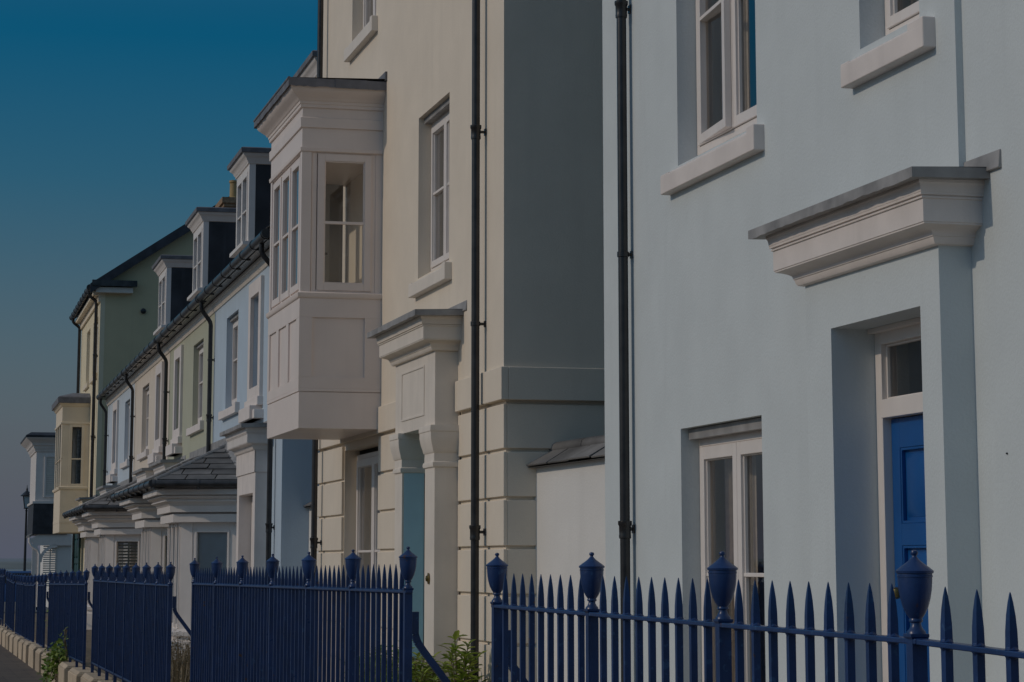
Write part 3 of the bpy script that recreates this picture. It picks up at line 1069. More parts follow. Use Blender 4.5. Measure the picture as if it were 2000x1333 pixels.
# ================================================================== the row of four smaller houses
EAVE = 5.72
def row_house(kind, y0, y1, col, label, win, sur, door, bay, dormer, roofside, dormer2=None):
    T = Thing('terraced_house', label, 'house', (0, (y0 + y1) / 2, .2), row=True, group=None)
    holes = [(win[0], win[1], 3.86, 5.25)]
    s0, s1 = sur
    holes.append((s0 + .2, s1 - .2, 3.78, 5.22, .14))
    b0, b1 = bay
    shell(T, 'wall', col, 0, y0 + .004, y1 - .004, 0, EAVE, holes, .18, deep=8)
    trim = 'stone_white'
    window(T, win[0] + .005, win[1] - .005, 3.9, 5.2, .10, leaves=2, bars=(4.6,), wx=0, head=.04, sill=(-.07, win[0] - .3, win[1] + .3, 3.73, 3.85), sill_mat=trim, detail=1)
    # stone window surround on a pedestal
    g = G()
    g.frame(-.05, .01, s0, s1, 3.76, 5.42, .2, .2)
    g.box(-.08, .01, s0 - .05, s1 + .05, 3.68, 3.80)
    g.box(-.17, .01, s0 + .05, s1 - .05, 3.50, 3.68)
    g.box(-.13, .01, s0 - .12, s1 + .12, 3.50, 3.62)
    T.part('window_surround', g, trim, bevel=.006)
    window(T, s0 + .21, s1 - .21, 3.80, 5.21, .07, leaves=1, bars=(4.6,), detail=1, st=.04, fr=.03, curtain=None)
    # door case and hood
    d0, d1 = door
    g = G().wall(-.2, d0, d1, .2, 3.05, [(d0 + .22, d1 - .22, .2, 2.5, .19)])
    g.quad((-.2, d0, .2), (0, d0, .2), (0, d0, 3.05), (-.2, d0, 3.05)).quad((-.2, d1, .2), (-.2, d1, 3.05), (0, d1, 3.05), (0, d1, .2))
    g.box(-.215, -.2005, d0 - .015, d1 + .015, 2.76, 3.05)
    g.box(-.215, 0.005, d0 - .015, d0 - .0005, 2.76, 3.05)
    dc = T.part('door_case', g, 'row_paint_' + kind if ('row_paint_' + kind) in M else trim, smooth=False)
    canopy(T, 0, -.2, d0, d1, 3.04, 'white')
    paneled_door(T, -.03, d0 + .23, d1 - .23, .22, 2.48, 'white')
    # ground floor bay with splayed cheeks
    g = G()
    f = -.77
    sp = .40
    plan = [(0, b0 - sp), (f, b0), (f, b1), (0, b1 + sp)]
    def cheek(y, yw, t0, t1, z0, z1, o=0.0, th=.07):
        # piece of the cheek from the front corner (t=0) to the wall (t=1)
        d = Vector((0 - f, yw - y)).normalized()
        nrm = Vector((d.y, -d.x)) if yw < y else Vector((-d.y, d.x))
        p = Vector((f, y)) + (Vector((0, yw)) - Vector((f, y))) * t0
        q = Vector((f, y)) + (Vector((0, yw)) - Vector((f, y))) * t1
        po_, qo = p + nrm * o, q + nrm * o
        pi_, qi = p - nrm * th, q - nrm * th
        pts = [po_, qo, qi, pi_] if yw > y else [pi_, qi, qo, po_]
        return [(v.x, v.y, z0) for v in pts] + [(v.x, v.y, z1) for v in pts]
    g.mould(plan, [(.10, .1), (.10, .50), (.05, .52), (.05, .56), (.09, .58), (.09, .64), (.02, .68)])      # plinth and sill
    gw = .80
    for y, yw in ((b0, b0 - sp), (b1, b1 + sp)):
        g.hexa(cheek(y, yw, 0.0, .20, .66, 2.2, .012))
        g.hexa(cheek(y, yw, .20, .24, .66, 2.2, .0))
        g.hexa(cheek(y, yw, .84, 1.0, .66, 2.2, .0))
        g.hexa(cheek(y, yw, .24, .84, .66, .80, .0))
        g.hexa(cheek(y, yw, .24, .84, 2.06, 2.2, .0))
        for t0, t1 in ((.24, .275), (.805, .84)):
            g.hexa(cheek(y, yw, t0, t1, .80, 2.06, .02))
        g.hexa(cheek(y, yw, .275, .805, 2.03, 2.06, .02))
    n = 3
    W = (b1 - b0)
    for i in range(n + 1):
        c = b0 + W * i / n
        a = max(b0, c - (.07 if 0 < i < n else .12))
        b = min(b1, c + (.07 if 0 < i < n else .12))
        g.box(f - .012, f + .08, a, b, .66, 2.2)
        g.box(f - .03, f - .012, (a + b) / 2 - .025, (a + b) / 2 + .025, .70, 2.12)
    g.box(f, f + .08, b0, b1, .66, .74)
    g.box(f, f + .08, b0, b1, 2.12, 2.2)
    bo = T.part('bay_window', g, 'white', bevel=.004)
    g = G()
    prof = [(.0, 2.17), (.13, 2.172), (.13, 2.285), (.05, 2.29), (.05, 2.31), (.18, 2.312), (.18, 2.40), (.187, 2.405), (.195, 2.425), (.215, 2.442), (.245, 2.452), (.262, 2.462), (.262, 2.476),
            (.245, 2.48), (.245, 2.495), (.28, 2.497), (.30, 2.512), (.325, 2.522), (.325, 2.532), (.29, 2.536), (.29, 2.55), (.385, 2.552), (.385, 2.625), (.26, 2.63), (.26, 2.66), (.0, 2.665)]
    g.mould(plan, prof)
    T.part('bay_entablature', g, 'white', parent=bo)
    g = G()
    for y, yw in ((b0, b0 - sp), (b1, b1 + sp)):
        q = cheek(y, yw, .27, .81, .80, 2.06, -.03, .031)
        g.quad(q[0], q[1], q[5], q[4])
    for i in range(n):
        a, b = b0 + W * i / n + .05, b0 + W * (i + 1) / n - .05
        g.quad((f + .03, a, .7), (f + .03, a, 2.16), (f + .03, b, 2.16), (f + .03, b, .7))
    T.part('pane', g, 'glass', parent=bo)
    # blind or louvres just inside the cheek
    g = G()
    lou = kind in ('pink',)
    q0 = cheek(b0, b0 - sp, .27, .81, .80, 2.06, -.07, .075)
    P0, P1 = Vector(q0[3]), Vector(q0[2])
    if lou:
        k = 0
        z = .82
        while z < 2.05:
            a0, a1 = P0.copy(), P1.copy()
            a0.z = a1.z = z
            u = Vector((.02, .05, .035))
            g.quad(tuple(a0), tuple(a1), tuple(a1 + u), tuple(a0 + u))
            z += .062
        m_ = P0.lerp(P1, .5)
        g.box(m_.x - .02, m_.x + .02, m_.y - .02, m_.y, .80, 2.06)
        T.part('louvre_blind', g, 'shutter', parent=bo)
    else:
        z = .82
        while z < 2.04:
            a0, a1 = P0.copy(), P1.copy()
            a0.z = a1.z = z
            g.quad(tuple(a0), tuple(a1), tuple(a1 + Vector((.0, .012, .034))), tuple(a0 + Vector((0, .012, .034))))
            z += .034
        T.part('blind', g, 'blind', parent=bo)
    g = G()
    g.box(f + .35, f + .36, b0 + .15, b1 - .15, .66, 2.2)
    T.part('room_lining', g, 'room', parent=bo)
    # lean-to slate roof; hipped at the outer end
    g = G()
    xe, xt, ze, zt = f - .43, -.0, 2.73, 3.32
    if roofside == 'near':       # hip at the near end, open at the far end
        ha, hw = b0 - .50, b0 - .88
        g.tiles((xe, y1, ze), (xe, ha, ze), (xt, y1, zt), (xt, ha + 1.1, zt), 7, .42, seed=int(y0))
        g.tiles((xe, ha, ze), (xt, hw, ze), (xt, ha + 1.1, zt), (xt, ha + 1.1, zt), 7, .42, seed=int(y1))
        g.poly([(xe, ha, ze - .02), (xt, hw, ze - .02), (xt, y1, ze - .02), (xe, y1, ze - .02)])
        hipp = ((xe, ha, ze), (xt, ha + 1.1, zt))
        ga = [(xe - .04, y1, ze - .03), (xe - .04, ha - .04, ze - .03)]
        gb = [(xe - .04, ha - .04, ze - .03), (xt, hw - .04, ze - .03)]
    else:
        ha, hw = b1 + .50, b1 + .88
        g.tiles((xe, ha, ze), (xe, y0, ze), (xt, ha - 1.1, zt), (xt, y0, zt), 7, .42, seed=int(y0))
        g.tiles((xt, hw, ze), (xe, ha, ze), (xt, ha - 1.1, zt), (xt, ha - 1.1, zt), 7, .42, seed=int(y1))
        g.poly([(xe, ha, ze - .02), (xe, y0, ze - .02), (xt, y0, ze - .02), (xt, hw, ze - .02)])
        hipp = ((xe, ha, ze), (xt, ha - 1.1, zt))
        ga = [(xe - .04, y0, ze - .03), (xe - .04, ha + .04, ze - .03)]
        gb = [(xe - .04, ha + .04, ze - .03), (xt, hw + .04, ze - .03)]
    vr = T.part('lean_to_roof', g, 'slate')
    g = G()
    h0, h1 = Vector(hipp[0]), Vector(hipp[1])
    for i in range(6):
        g.tube([tuple(h0.lerp(h1, i / 6) + Vector((0, 0, .02))), tuple(h0.lerp(h1, (i + .98) / 6) + Vector((0, 0, .012)))], .034, 8)
    T.part('hip_tile', g, 'lead', parent=vr)
    g = G()
    if roofside == 'near':
        g.box(-.03, .005, ha + .6, y1, zt - .02, zt + .12)
        g.hexa([(-.02, hw + .05, ze), (-.16, hw + .2, ze + .02), (-.18, ha + 1.1, zt - .06), (-.02, ha + 1.1, zt), (-.02, hw + .05, ze + .03), (-.16, hw + .2, ze + .05), (-.18, ha + 1.1, zt - .02), (-.02, ha + 1.1, zt + .1)])
    else:
        g.box(-.03, .005, y0, ha - .6, zt - .02, zt + .12)
    T.part('lead_flashing', g, 'lead', parent=vr)
    g = G()
    g.tube(ga, .05, 10).tube(gb, .05, 10)
    for p, q in ((ga[0], ga[1]), (gb[0], gb[1])):
        p, q = Vector(p), Vector(q)
        m = max(2, int((q - p).length / .85))
        dv = (q - p).normalized() * .02
        for i in range(m + 1):
            c = p.lerp(q, min(.985, max(.015, i / m)))
            g.tube([tuple(c - dv), tuple(c + dv)], .058, 10)
            g.tube([tuple(c + Vector((0, 0, -.05))), tuple(c + Vector((0, 0, -.085)))], .022, 6)
    T.part('lean_to_gutter', g, 'gutter', parent=vr)
    # porch soffit between bay and party wall
    # eaves: soffit, fascia, gutter
    g = G()
    g.mould([(.05, y0), (0, y0), (0, y1), (.05, y1)], [(.0, 5.50), (.02, 5.505), (.03, 5.53), (.05, 5.56), (.05, 5.60), (.07, 5.61), (.07, 5.66), (.0, 5.665)])
    g.v = [(x, min(max(y, y0 + .002), y1 - .002), z) for x, y, z in g.v]
    T.part('eaves_moulding', g, 'cream_paint')
    g = G()
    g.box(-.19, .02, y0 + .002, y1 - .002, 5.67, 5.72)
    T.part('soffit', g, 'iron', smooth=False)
    g = G()
    xg, zg = -.24, 5.725
    g.tube([(xg, y0 + .005, zg), (xg, y1 - .005, zg)], .062, 14)
    m = int((y1 - y0) / 1.07)
    for i in range(m + 1):
        yy = y0 + .1 + (y1 - y0 - .2) * i / m
        g.tube([(xg, yy - .025, zg), (xg, yy + .025, zg)], .071, 14)
        g.box(xg + .03, -.15, yy - .012, yy + .012, zg - .075, zg - .05)
    T.part('gutter', g, 'gutter')
    # roof
    g = G()
    xr, sl = 4.0, .86
    zr = 5.80 + sl * (xr + .2)
    g.tiles((-.2, y1, 5.79), (-.2, y0, 5.79), (1.1, y1, 5.79 + 1.3 * sl), (1.1, y0, 5.79 + 1.3 * sl), 6, .33, seed=3)
    g.hexa([(-.2, y0, 5.74), (xr, y0, zr - .06), (xr, y1, zr - .06), (-.2, y1, 5.74), (-.2, y0, 5.78), (xr, y0, zr - .02), (xr, y1, zr - .02), (-.2, y1, 5.78)])
    g.hexa([(xr, y0, zr - .06), (8.2, y0, 5.74), (8.2, y1, 5.74), (xr, y1, zr - .06), (xr, y0, zr - .02), (8.2, y0, 5.78), (8.2, y1, 5.78), (xr, y1, zr - .02)])
    for yy in (y0 + .01, y1 - .01):
        g.poly([(0, yy, EAVE), (8, yy, EAVE), (xr, yy, zr - .05)])
    T.part('roof', g, 'slate')
    # dormer
    for (m0, m1, *ex) in [d for d in (dormer, dormer2) if d]:
        dx, dz0, dz1, back = (.45, 6.6, 7.88, 3.2) if ex else (.30, 6.42, 7.64, 3.0)
        g = G()
        g.box(dx + .10, back, m0, m1, dz0 - .35, dz1)
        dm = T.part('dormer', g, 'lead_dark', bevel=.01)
        g = G()
        g.box(dx, dx + .10, m0 - .004, m0 + .14, dz0 - .14, dz1)
        g.box(dx, dx + .10, m1 - .14, m1 + .004, dz0 - .14, dz1)
        g.box(dx, dx + .10, m0 + .14, m1 - .14, dz0 - .14, dz0)
        g.box(dx - .09, dx + .02, m0 - .05, m1 + .05, dz0 - .04, dz0 + .02)
        g.box(dx, dx + .10, m0 + .14, m1 - .14, dz1 - .1, dz1)
        cw = (m1 - m0 - .28) / 2
        for i in (0, 1):
            a = m0 + .14 + cw * i
            g.frame(dx - .012, dx + .05, a + .003, a + cw - .003, dz0 + .004, dz1 - .104, .06)
            g.box(dx, dx + .03, a + .06, a + cw - .06, 6.95, 6.975)
        T.part('dormer_window', g, 'white', parent=dm, bevel=.003)
        g = G()
        g.quad((dx + .03, m0 + .2, dz0 + .05), (dx + .03, m0 + .2, dz1 - .15), (dx + .03, m1 - .2, dz1 - .15), (dx + .03, m1 - .2, dz0 + .05))
        T.part('pane', g, 'glass', parent=dm)
        g = G()
        g.mould([(back, m0), (dx, m0), (dx, m1), (back, m1)],
                [(.0, dz1 - .01), (.02, dz1), (.025, dz1 + .03), (.045, dz1 + .05), (.05, dz1 + .075), (.075, dz1 + .10), (.10, dz1 + .12), (.11, dz1 + .15), (.11, dz1 + .16), (.0, dz1 + .17)])
        T.part('dormer_cornice', g, 'white', parent=dm)
        g = G()
        g.mould([(back, m0), (dx, m0), (dx, m1), (back, m1)], [(.125, dz1 + .15), (.14, dz1 + .155), (.145, dz1 + .22), (.12, dz1 + .235), (-.2, dz1 + .27)])
        T.part('dormer_lead_roof', g, 'lead_grey', parent=dm)
    return T


rh = [
    row_house('blue', 29.35, 37.0, 'row_blue', 'powder blue terraced house with white door case, next after the cream house',
              (34.0, 35.4), (31.25, 32.5), (30.35, 32.2), (33.9, 35.65), (35.4, 36.93), 'near', (29.45, 31.1, 1)),
    row_house('green', 37.0, 44.2, 'row_green', 'sage green terraced house with a white stone window surround',
              (38.55, 40.05), (41.7, 42.95), (41.35, 43.15), (38.57, 40.2), (41.7, 43.35), 'far'),
    row_house('pink', 44.2, 52.1, 'row_pink', 'pinkish cream terraced house between the sage green and the light blue ones',
              (48.5, 50.05), (45.3, 46.6), (45.05, 46.85), (48.8, 50.5), (48.5, 50.2), 'near'),
    row_house('sky', 52.1, 60.2, 'row_sky', 'light blue terraced house at the far end of the row',
              (53.3, 54.65), (56.5, 57.9), (54.9 + .6, 57.3), (53.35, 55.2), None, 'far'),
]
for T, ylist in zip(rh, ((29.7, 37.05), (44.3,), (51.9,), (59.9,))):
    for y in ylist:
        if y == 29.7:
            downpipe(T, -.07, y + .25, .2, 5.33, [(2.1, True), (4.0, False)], 0, neck=(-.22, 5.7))
        else:
            downpipe(T, -.07, y - .12, 2.9, 5.3, [(3.9, True), (4.75, False)], 0, neck=(-.22, 5.7))
# chimney on the last house of the row
g = G()
CHx, CHy = 2.42, 56.4
g.box(CHx, CHx + .8, CHy, CHy + 1.3, 7.4, 10.30)
g.box(CHx - .04, CHx + .84, CHy - .04, CHy + 1.34, 10.14, 10.22)
g.box(CHx - .09, CHx + .89, CHy - .09, CHy + 1.39, 10.22, 10.36)
ch = rh[3].part('chimney', g, 'buff_brick')
for k in range(2):
    g = G()
    g.lathe((CHx + .24 + .3 * k, CHy + .35 + .6 * k, 10.36), [(.14, 0), (.14, .04), (.105, .07), (.10, .40), (.12, .42), (.12, .47), (.08, .48)], 16)
    rh[3].part('chimney_pot', g, 'clay', parent=ch)

# ================================================================== tall yellow house with green gable
HY_ = Thing('town_house', 'tall pale yellow house with olive green gable wall beyond the row', 'house', (0, 68, .1), row=True)
yA, yB, zE = 64.1, 72.3, 8.98
holes = [(64.85, 66.75, 6.72, 8.25), (68.1, 69.6, 6.72, 8.25), (68.5, 69.6, .4, 2.4)]
g = G().wall(0, yA, yB, 0, zE, holes, .16)
g.quad((0, yB, 0), (0, yB, zE), (10, yB, zE), (10, yB, 0))
HY_.part('wall', g, 'yellow', smooth=False)
g = G()
SLY = .665
g.poly([(0.12, yA, 0), (10, yA, 0), (10, yA, zE + .1), (5.0, yA, zE + .1 + SLY * 5.0), (0.12, yA, zE + .1 + SLY * .12)])
HY_.part('gable_wall', g, 'gable_green', smooth=False)
g = G()
g.box(0, .125, yA - .003, yA + .0, 0, zE)
HY_.part('corner_pilaster', g, 'yellow', smooth=False)
g = G()
for x0, x1, z0, z1 in ((-.3, 5.0, zE - .1, zE + .1 + SLY * 5.0 + .05), (10.3, 5.0, zE - .1, zE + .1 + SLY * 5.0 + .05)):
    a = [(x0, yA - .28, z0), (x1, yA - .28, z1), (x1, yB + .2, z1), (x0, yB + .2, z0)]
    g.hexa(a + [(p[0], p[1], p[2] + .13) for p in a])
g.hexa([(-.3, yA - .29, zE - .2), (4.9, yA - .29, zE + SLY * 5.1 - .10), (4.9, yA - .2, zE + SLY * 5.1 - .10), (-.3, yA - .2, zE - .2),
        (-.3, yA - .29, zE + .06), (4.9, yA - .29, zE + SLY * 5.1 + .2), (4.9, yA - .2, zE + SLY * 5.1 + .2), (-.3, yA - .2, zE + .06)])
HY_.part('roof', g, 'slate_dark', smooth=False)
g = G()
g.box(-.14, .85, yA - .22, yA - .0, zE - .17, zE - .02)
HY_.part('eaves_return', g, 'cream_paint', bevel=.01)
g = G()
g.box(-.25, .95, yA - .32, yA - .1, zE + .0, zE + .16)
g.tube([(-.3, yA - .1, zE - .02), (-.3, yB + .1, zE - .02)], .07, 10)
for i in range(9):
    yy = yA + (yB - yA) * i / 8
    g.tube([(-.3, yy - .04, zE - .02), (-.3, yy + .04, zE - .02)], .085, 10)
HY_.part('gutter', g, 'gutter')
g = G()
g.box(-.2, .0, yA, yB, zE - .22, zE - .12)
g.box(-.06, .0, yA, yB, zE - .4, zE - .22)
HY_.part('eaves_board', g, 'yellow_paint')
window(HY_, 64.86, 66.74, 6.74, 8.22, .1, leaves=2, bars=(7.5,), detail=1, wx=0, sill=(-.07, 64.7, 66.9, 6.55, 6.68), sill_mat='yellow_paint', mat='white')
window(HY_, 68.11, 69.59, 6.74, 8.22, .1, leaves=2, bars=(7.5,), detail=1, wx=0, sill=(-.07, 67.95, 69.75, 6.55, 6.68), sill_mat='yellow_paint', mat='white')
downpipe(HY_, -.08, 64.55, .1, 8.6, [(7.2, True), (5.0, True), (2.4, True)], 0, r=.045, neck=(-.28, 8.95))
downpipe(HY_, -.08, 72.0, .1, 8.6, [(6.5, True), (4.0, False)], 0, r=.045, neck=(-.28, 8.95))
g = G()
g.lathe((0, 0, 0), [(.07, 0), (.075, .05), (.04, .07)], 12)
g.v = [(1.15 + v[0], yA - v[2], 8.35 + v[1]) for v in g.v]
HY_.part('flue_outlet', g, 'iron')
# yellow oriel
f, b0, b1 = -.77, 67.2, 70.6
plan = [(0, b0), (f, b0), (f, b1), (0, b1)]
g = G()
g.box(f, 0, b0, b1, 2.44, 3.62)
g.box(f, 0, b0, b1, 5.47, 6.0)
g.mould(plan, [(0, 3.62), (.03, 3.63), (.05, 3.67), (.05, 3.70), (.0, 3.72)])
g.mould(plan, [(0, 5.44), (.03, 5.45), (.03, 5.50), (.0, 5.51)])
g.box(f - .004, f + .3, b0 - .012, b0, 2.7, 2.78).box(f - .004, f + .01, b0, b1, 2.7, 2.78)
g.box(f, f + .2, b0, b0 + .2, 3.7, 5.47).box(f, f + .2, b1 - .2, b1, 3.7, 5.47)
g.box(-.13, 0, b0, b0 + .15, 3.7, 5.47)
g.frame_x(b0 - .012, b0 + .06, f + .2, -.13, 3.7, 5.46, .09)
g.box(f + .2, -.13, b0 + .0, b0 + .03, 4.46, 4.50)
for i in range(4):
    c = b0 + .2 + (b1 - b0 - .4) * i / 3
    g.box(f - .004, f + .08, c - .06, c + .06, 3.7, 5.46)
    g.box(f, f + .05, b0, b1, 4.46, 4.5)
ob = HY_.part('oriel_bay', g, 'yellow_paint', bevel=.006)
g = G()
g.quad((f + .25, b0 + .02, 3.75), (-.18, b0 + .02, 3.75), (-.18, b0 + .02, 5.4), (f + .25, b0 + .02, 5.4))
g.quad((f + .03, b0 + .2, 3.75), (f + .03, b0 + .2, 5.4), (f + .03, b1 - .2, 5.4), (f + .03, b1 - .2, 3.75))
HY_.part('pane', g, 'glass', parent=ob)
g = G()
for k in range(16):
    t0, t1 = k / 16, (k + 1) / 16
    def cp(t):
        return (f + .42 + .2 * t, b0 + .22 + .04 * math.sin(t * 30))
    p, q = cp(t0), cp(t1)
    g.quad((p[0], p[1], 3.7), (q[0], q[1], 3.7), (q[0] + .02, q[1], 5.3), (p[0] + .02, p[1], 5.3))
HY_.part('curtain', g, 'curtain_blue', parent=ob)
g = G()
g.box(-.05, .0, b0 + .05, b1, 3.7, 5.46)
g.box(f + .1, 0, b0 + 1.2, b0 + 1.25, 3.7, 5.46)
HY_.part('room_lining', g, 'room', parent=ob)
g = G()
g.mould(plan, [(.0, 5.93), (.03, 5.95), (.06, 6.0), (.09, 6.03), (.09, 6.05), (.0, 6.06)])
HY_.part('bay_cornice', g, 'yellow_paint', parent=ob)
g = G()
g.mould(plan, [(.12, 6.03), (.13, 6.04), (.135, 6.19), (.1, 6.22), (-.3, 6.34)])
HY_.part('bay_lead_roof', g, 'lead_grey', parent=ob)
# front door below the bay and the hood beside it
g = G()
g.box(-.13, .02, 66.4, 66.85, .1, 2.42)
paneled_door(HY_, -.06, 69.8, 72.0, .2, 2.45, 'green_door')
g = G()
g.frame(-.12, .02, 72.05, 72.28, .1, 2.46, .05)
HY_.part('door_post', g, 'teal_reveal')
canopy(HY_, 0, -.2, 64.3, 65.6, 3.0, 'yellow_paint')

# ================================================================== white house at the far end
HW = Thing('town_house', 'white house at the far end with a boxed upper bay, dark slate skirt and porch', 'house', (0, 88, 0), row=True)
y0, y1 = 84.0, 92.0
g = G()
g.box(.0, 8, y0 + .02, y1 + 4, 0, 5.4)
HW.part('wall', g, 'white_render', smooth=False)
pitched(HW, 0.3, y0 + .3, y1 + 4, 5.4, deep=7.5, rise=.45)
ox = -.76
plan = [(.35, y0 - .04), (ox, y0 - .04), (ox, y1 - 3.4), (.35, y1 - 3.4)]
g = G()
g.box(ox, .3, y0 - .04, y1 - 3.4, 3.72, 5.5)
g.frame_x(y0 - .075, y0 - .035, -.47, .12, 3.85, 5.32, .07)
wb = HW.part('upper_bay', g, 'white', bevel=.01)
g = G()
g.mould(plan, [(.0, 5.42), (.04, 5.44), (.05, 5.52), (.09, 5.56), (.10, 5.62), (.15, 5.66), (.16, 5.72), (.22, 5.78), (.30, 5.84), (.36, 5.9), (.36, 5.93), (.0, 5.95)])
HW.part('bay_cornice', g, 'white', parent=wb)
g = G()
g.mould(plan, [(.38, 5.92), (.38, 5.99), (.2, 6.10), (-.2, 6.12)])
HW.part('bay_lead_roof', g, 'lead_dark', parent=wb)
g = G()
z = 3.93
while z < 5.24:
    g.box(-.39, .04, y0 - .055, y0 - .045, z, z + .036)
    z += .066
g.box(-.19, -.16, y0 - .06, y0 - .045, 3.92, 5.26)
g.box(-.39, .04, y0 - .06, y0 - .045, 4.62, 4.67)
HW.part('louvre_shutter', g, 'shutter_white', parent=wb)
g = G()
g.box(ox - .08, .4, y0 - .12, y1 - 3.3, 3.64, 3.72)
HW.part('bay_sill', g, 'white', parent=wb)
g = G()   # slate hung skirt below the bay
for i in range(6):
    za = 2.58 + (3.64 - 2.58) * i / 6
    zb = za + .19
    o = .06 + .012 * (6 - i)
    g.box(ox - .02 - o * .3, .36, y0 - .02 - o, y1 - 3.4, za, zb)
HW.part('slate_skirt', g, 'slate_dark', parent=wb)
g = G()   # porch with sloping verge, post and bracket
g.hexa([(-.92, y0 - .05, 2.47), (.6, y0 - .05, 3.38), (.6, y0 + 2.5, 3.38), (-.92, y0 + 2.5, 2.47), (-.92, y0 - .05, 2.55), (.6, y0 - .05, 3.46), (.6, y0 + 2.5, 3.46), (-.92, y0 + 2.5, 2.55)])
po = HW.part('porch_roof', g, 'slate', bevel=.01)
g = G()
g.hexa([(-.84, y0 - .09, 2.3), (.6, y0 - .09, 2.3), (.6, y0 - .06, 2.3), (-.84, y0 - .06, 2.3), (-.84, y0 - .09, 2.44), (.6, y0 - .09, 3.28), (.6, y0 - .06, 3.28), (-.84, y0 - .06, 2.44)])
g.box(-.80, -.62, y0 - .09, y0 + .1, 0, 2.3)
g.box(-.62, .6, y0 - .09, y0 - .04, 2.2, 2.3)
for i in range(8):
    t0, t1 = i / 8, (i + 1) / 8
    a0, a1 = t0 * math.pi / 2, t1 * math.pi / 2
    r0, r1 = .62, .52
    def bp_(r, a):
        return (.05 - r * math.sin(a), 1.62 + r * math.cos(a))
    p, q, s_, t_ = bp_(r0, a0), bp_(r0, a1), bp_(r1, a1), bp_(r1, a0)
    g.hexa([(p[0], y0 - .09, p[1]), (q[0], y0 - .09, q[1]), (s_[0], y0 - .09, s_[1]), (t_[0], y0 - .09, t_[1]),
            (p[0], y0 - .05, p[1]), (q[0], y0 - .05, q[1]), (s_[0], y0 - .05, s_[1]), (t_[0], y0 - .05, t_[1])])
HW.part('porch_frame', g, 'white', parent=po)
g = G()
z = .8
while z < 2.15:
    g.box(-.42, .05, y0 + .0, y0 + .012, z, z + .04)
    z += .075
g.box(-.2, -.16, y0 - .005, y0 + .01, .8, 2.2)
HW.part('louvre_shutter', g, 'shutter_white')
g = G()
g.tube([(-.9, y0 - .1, 2.46), (-.9, y0 - .1, 2.32), (-.82, y0 - .1, 2.18), (-.62, y0 - .11, 2.05), (-.56, y0 - .11, 1.9), (-.56, y0 - .11, .1)], .05, 10)
HW.part('downpipe', g, 'white')

# ================================================================== railings
XR = 2.2
U = .19


def bar_mesh():
    g = G()
    a = .0095
    hs_ = [(-.98, a), (.0, a), (.006, a * 1.05), (.045, a * .97), (.078, a * .76), (.104, a * .46), (.122, a * .16), (.126, a * .05)]
    g.loft([[(-r, -r, z), (r, -r, z), (r, r, z), (-r, r, z)] for z, r in hs_])
    return mesh_of('bar', g, M['rail'], smooth=False)


def post_mesh():
    g = G()
    a = .0175
    g.loft([[(-r, -r, z), (r, -r, z), (r, r, z), (-r, r, z)] for z, r in ((-1.18, a), (.004, a), (.01, a * 1.25), (.016, a * 1.25), (.018, .006))])
    return mesh_of('post', g, M['rail'], smooth=False)


def urn_mesh():
    s = U
    prof = [(.10, .0), (.115, .02), (.11, .05), (.085, .075), (.062, .12), (.06, .15), (.082, .165), (.082, .185), (.075, .2), (.11, .25), (.15, .33), (.178, .43), (.196, .53), (.203, .62), (.205, .68),
            (.212, .685), (.212, .70), (.206, .705), (.206, .725), (.222, .73), (.226, .755), (.215, .765), (.17, .80), (.12, .835), (.075, .87), (.045, .90), (.03, .92), (.028, .935), (.042, .95), (.045, .97), (.036, .99), (.01, 1.0)]
    g = G()
    g.lathe((0, 0, 0), [(r * s, z * s) for r, z in prof], 20)
    return mesh_of('urn_finial', g, M['rail'])


BAR, POST, URN = bar_mesh(), post_mesh(), urn_mesh()


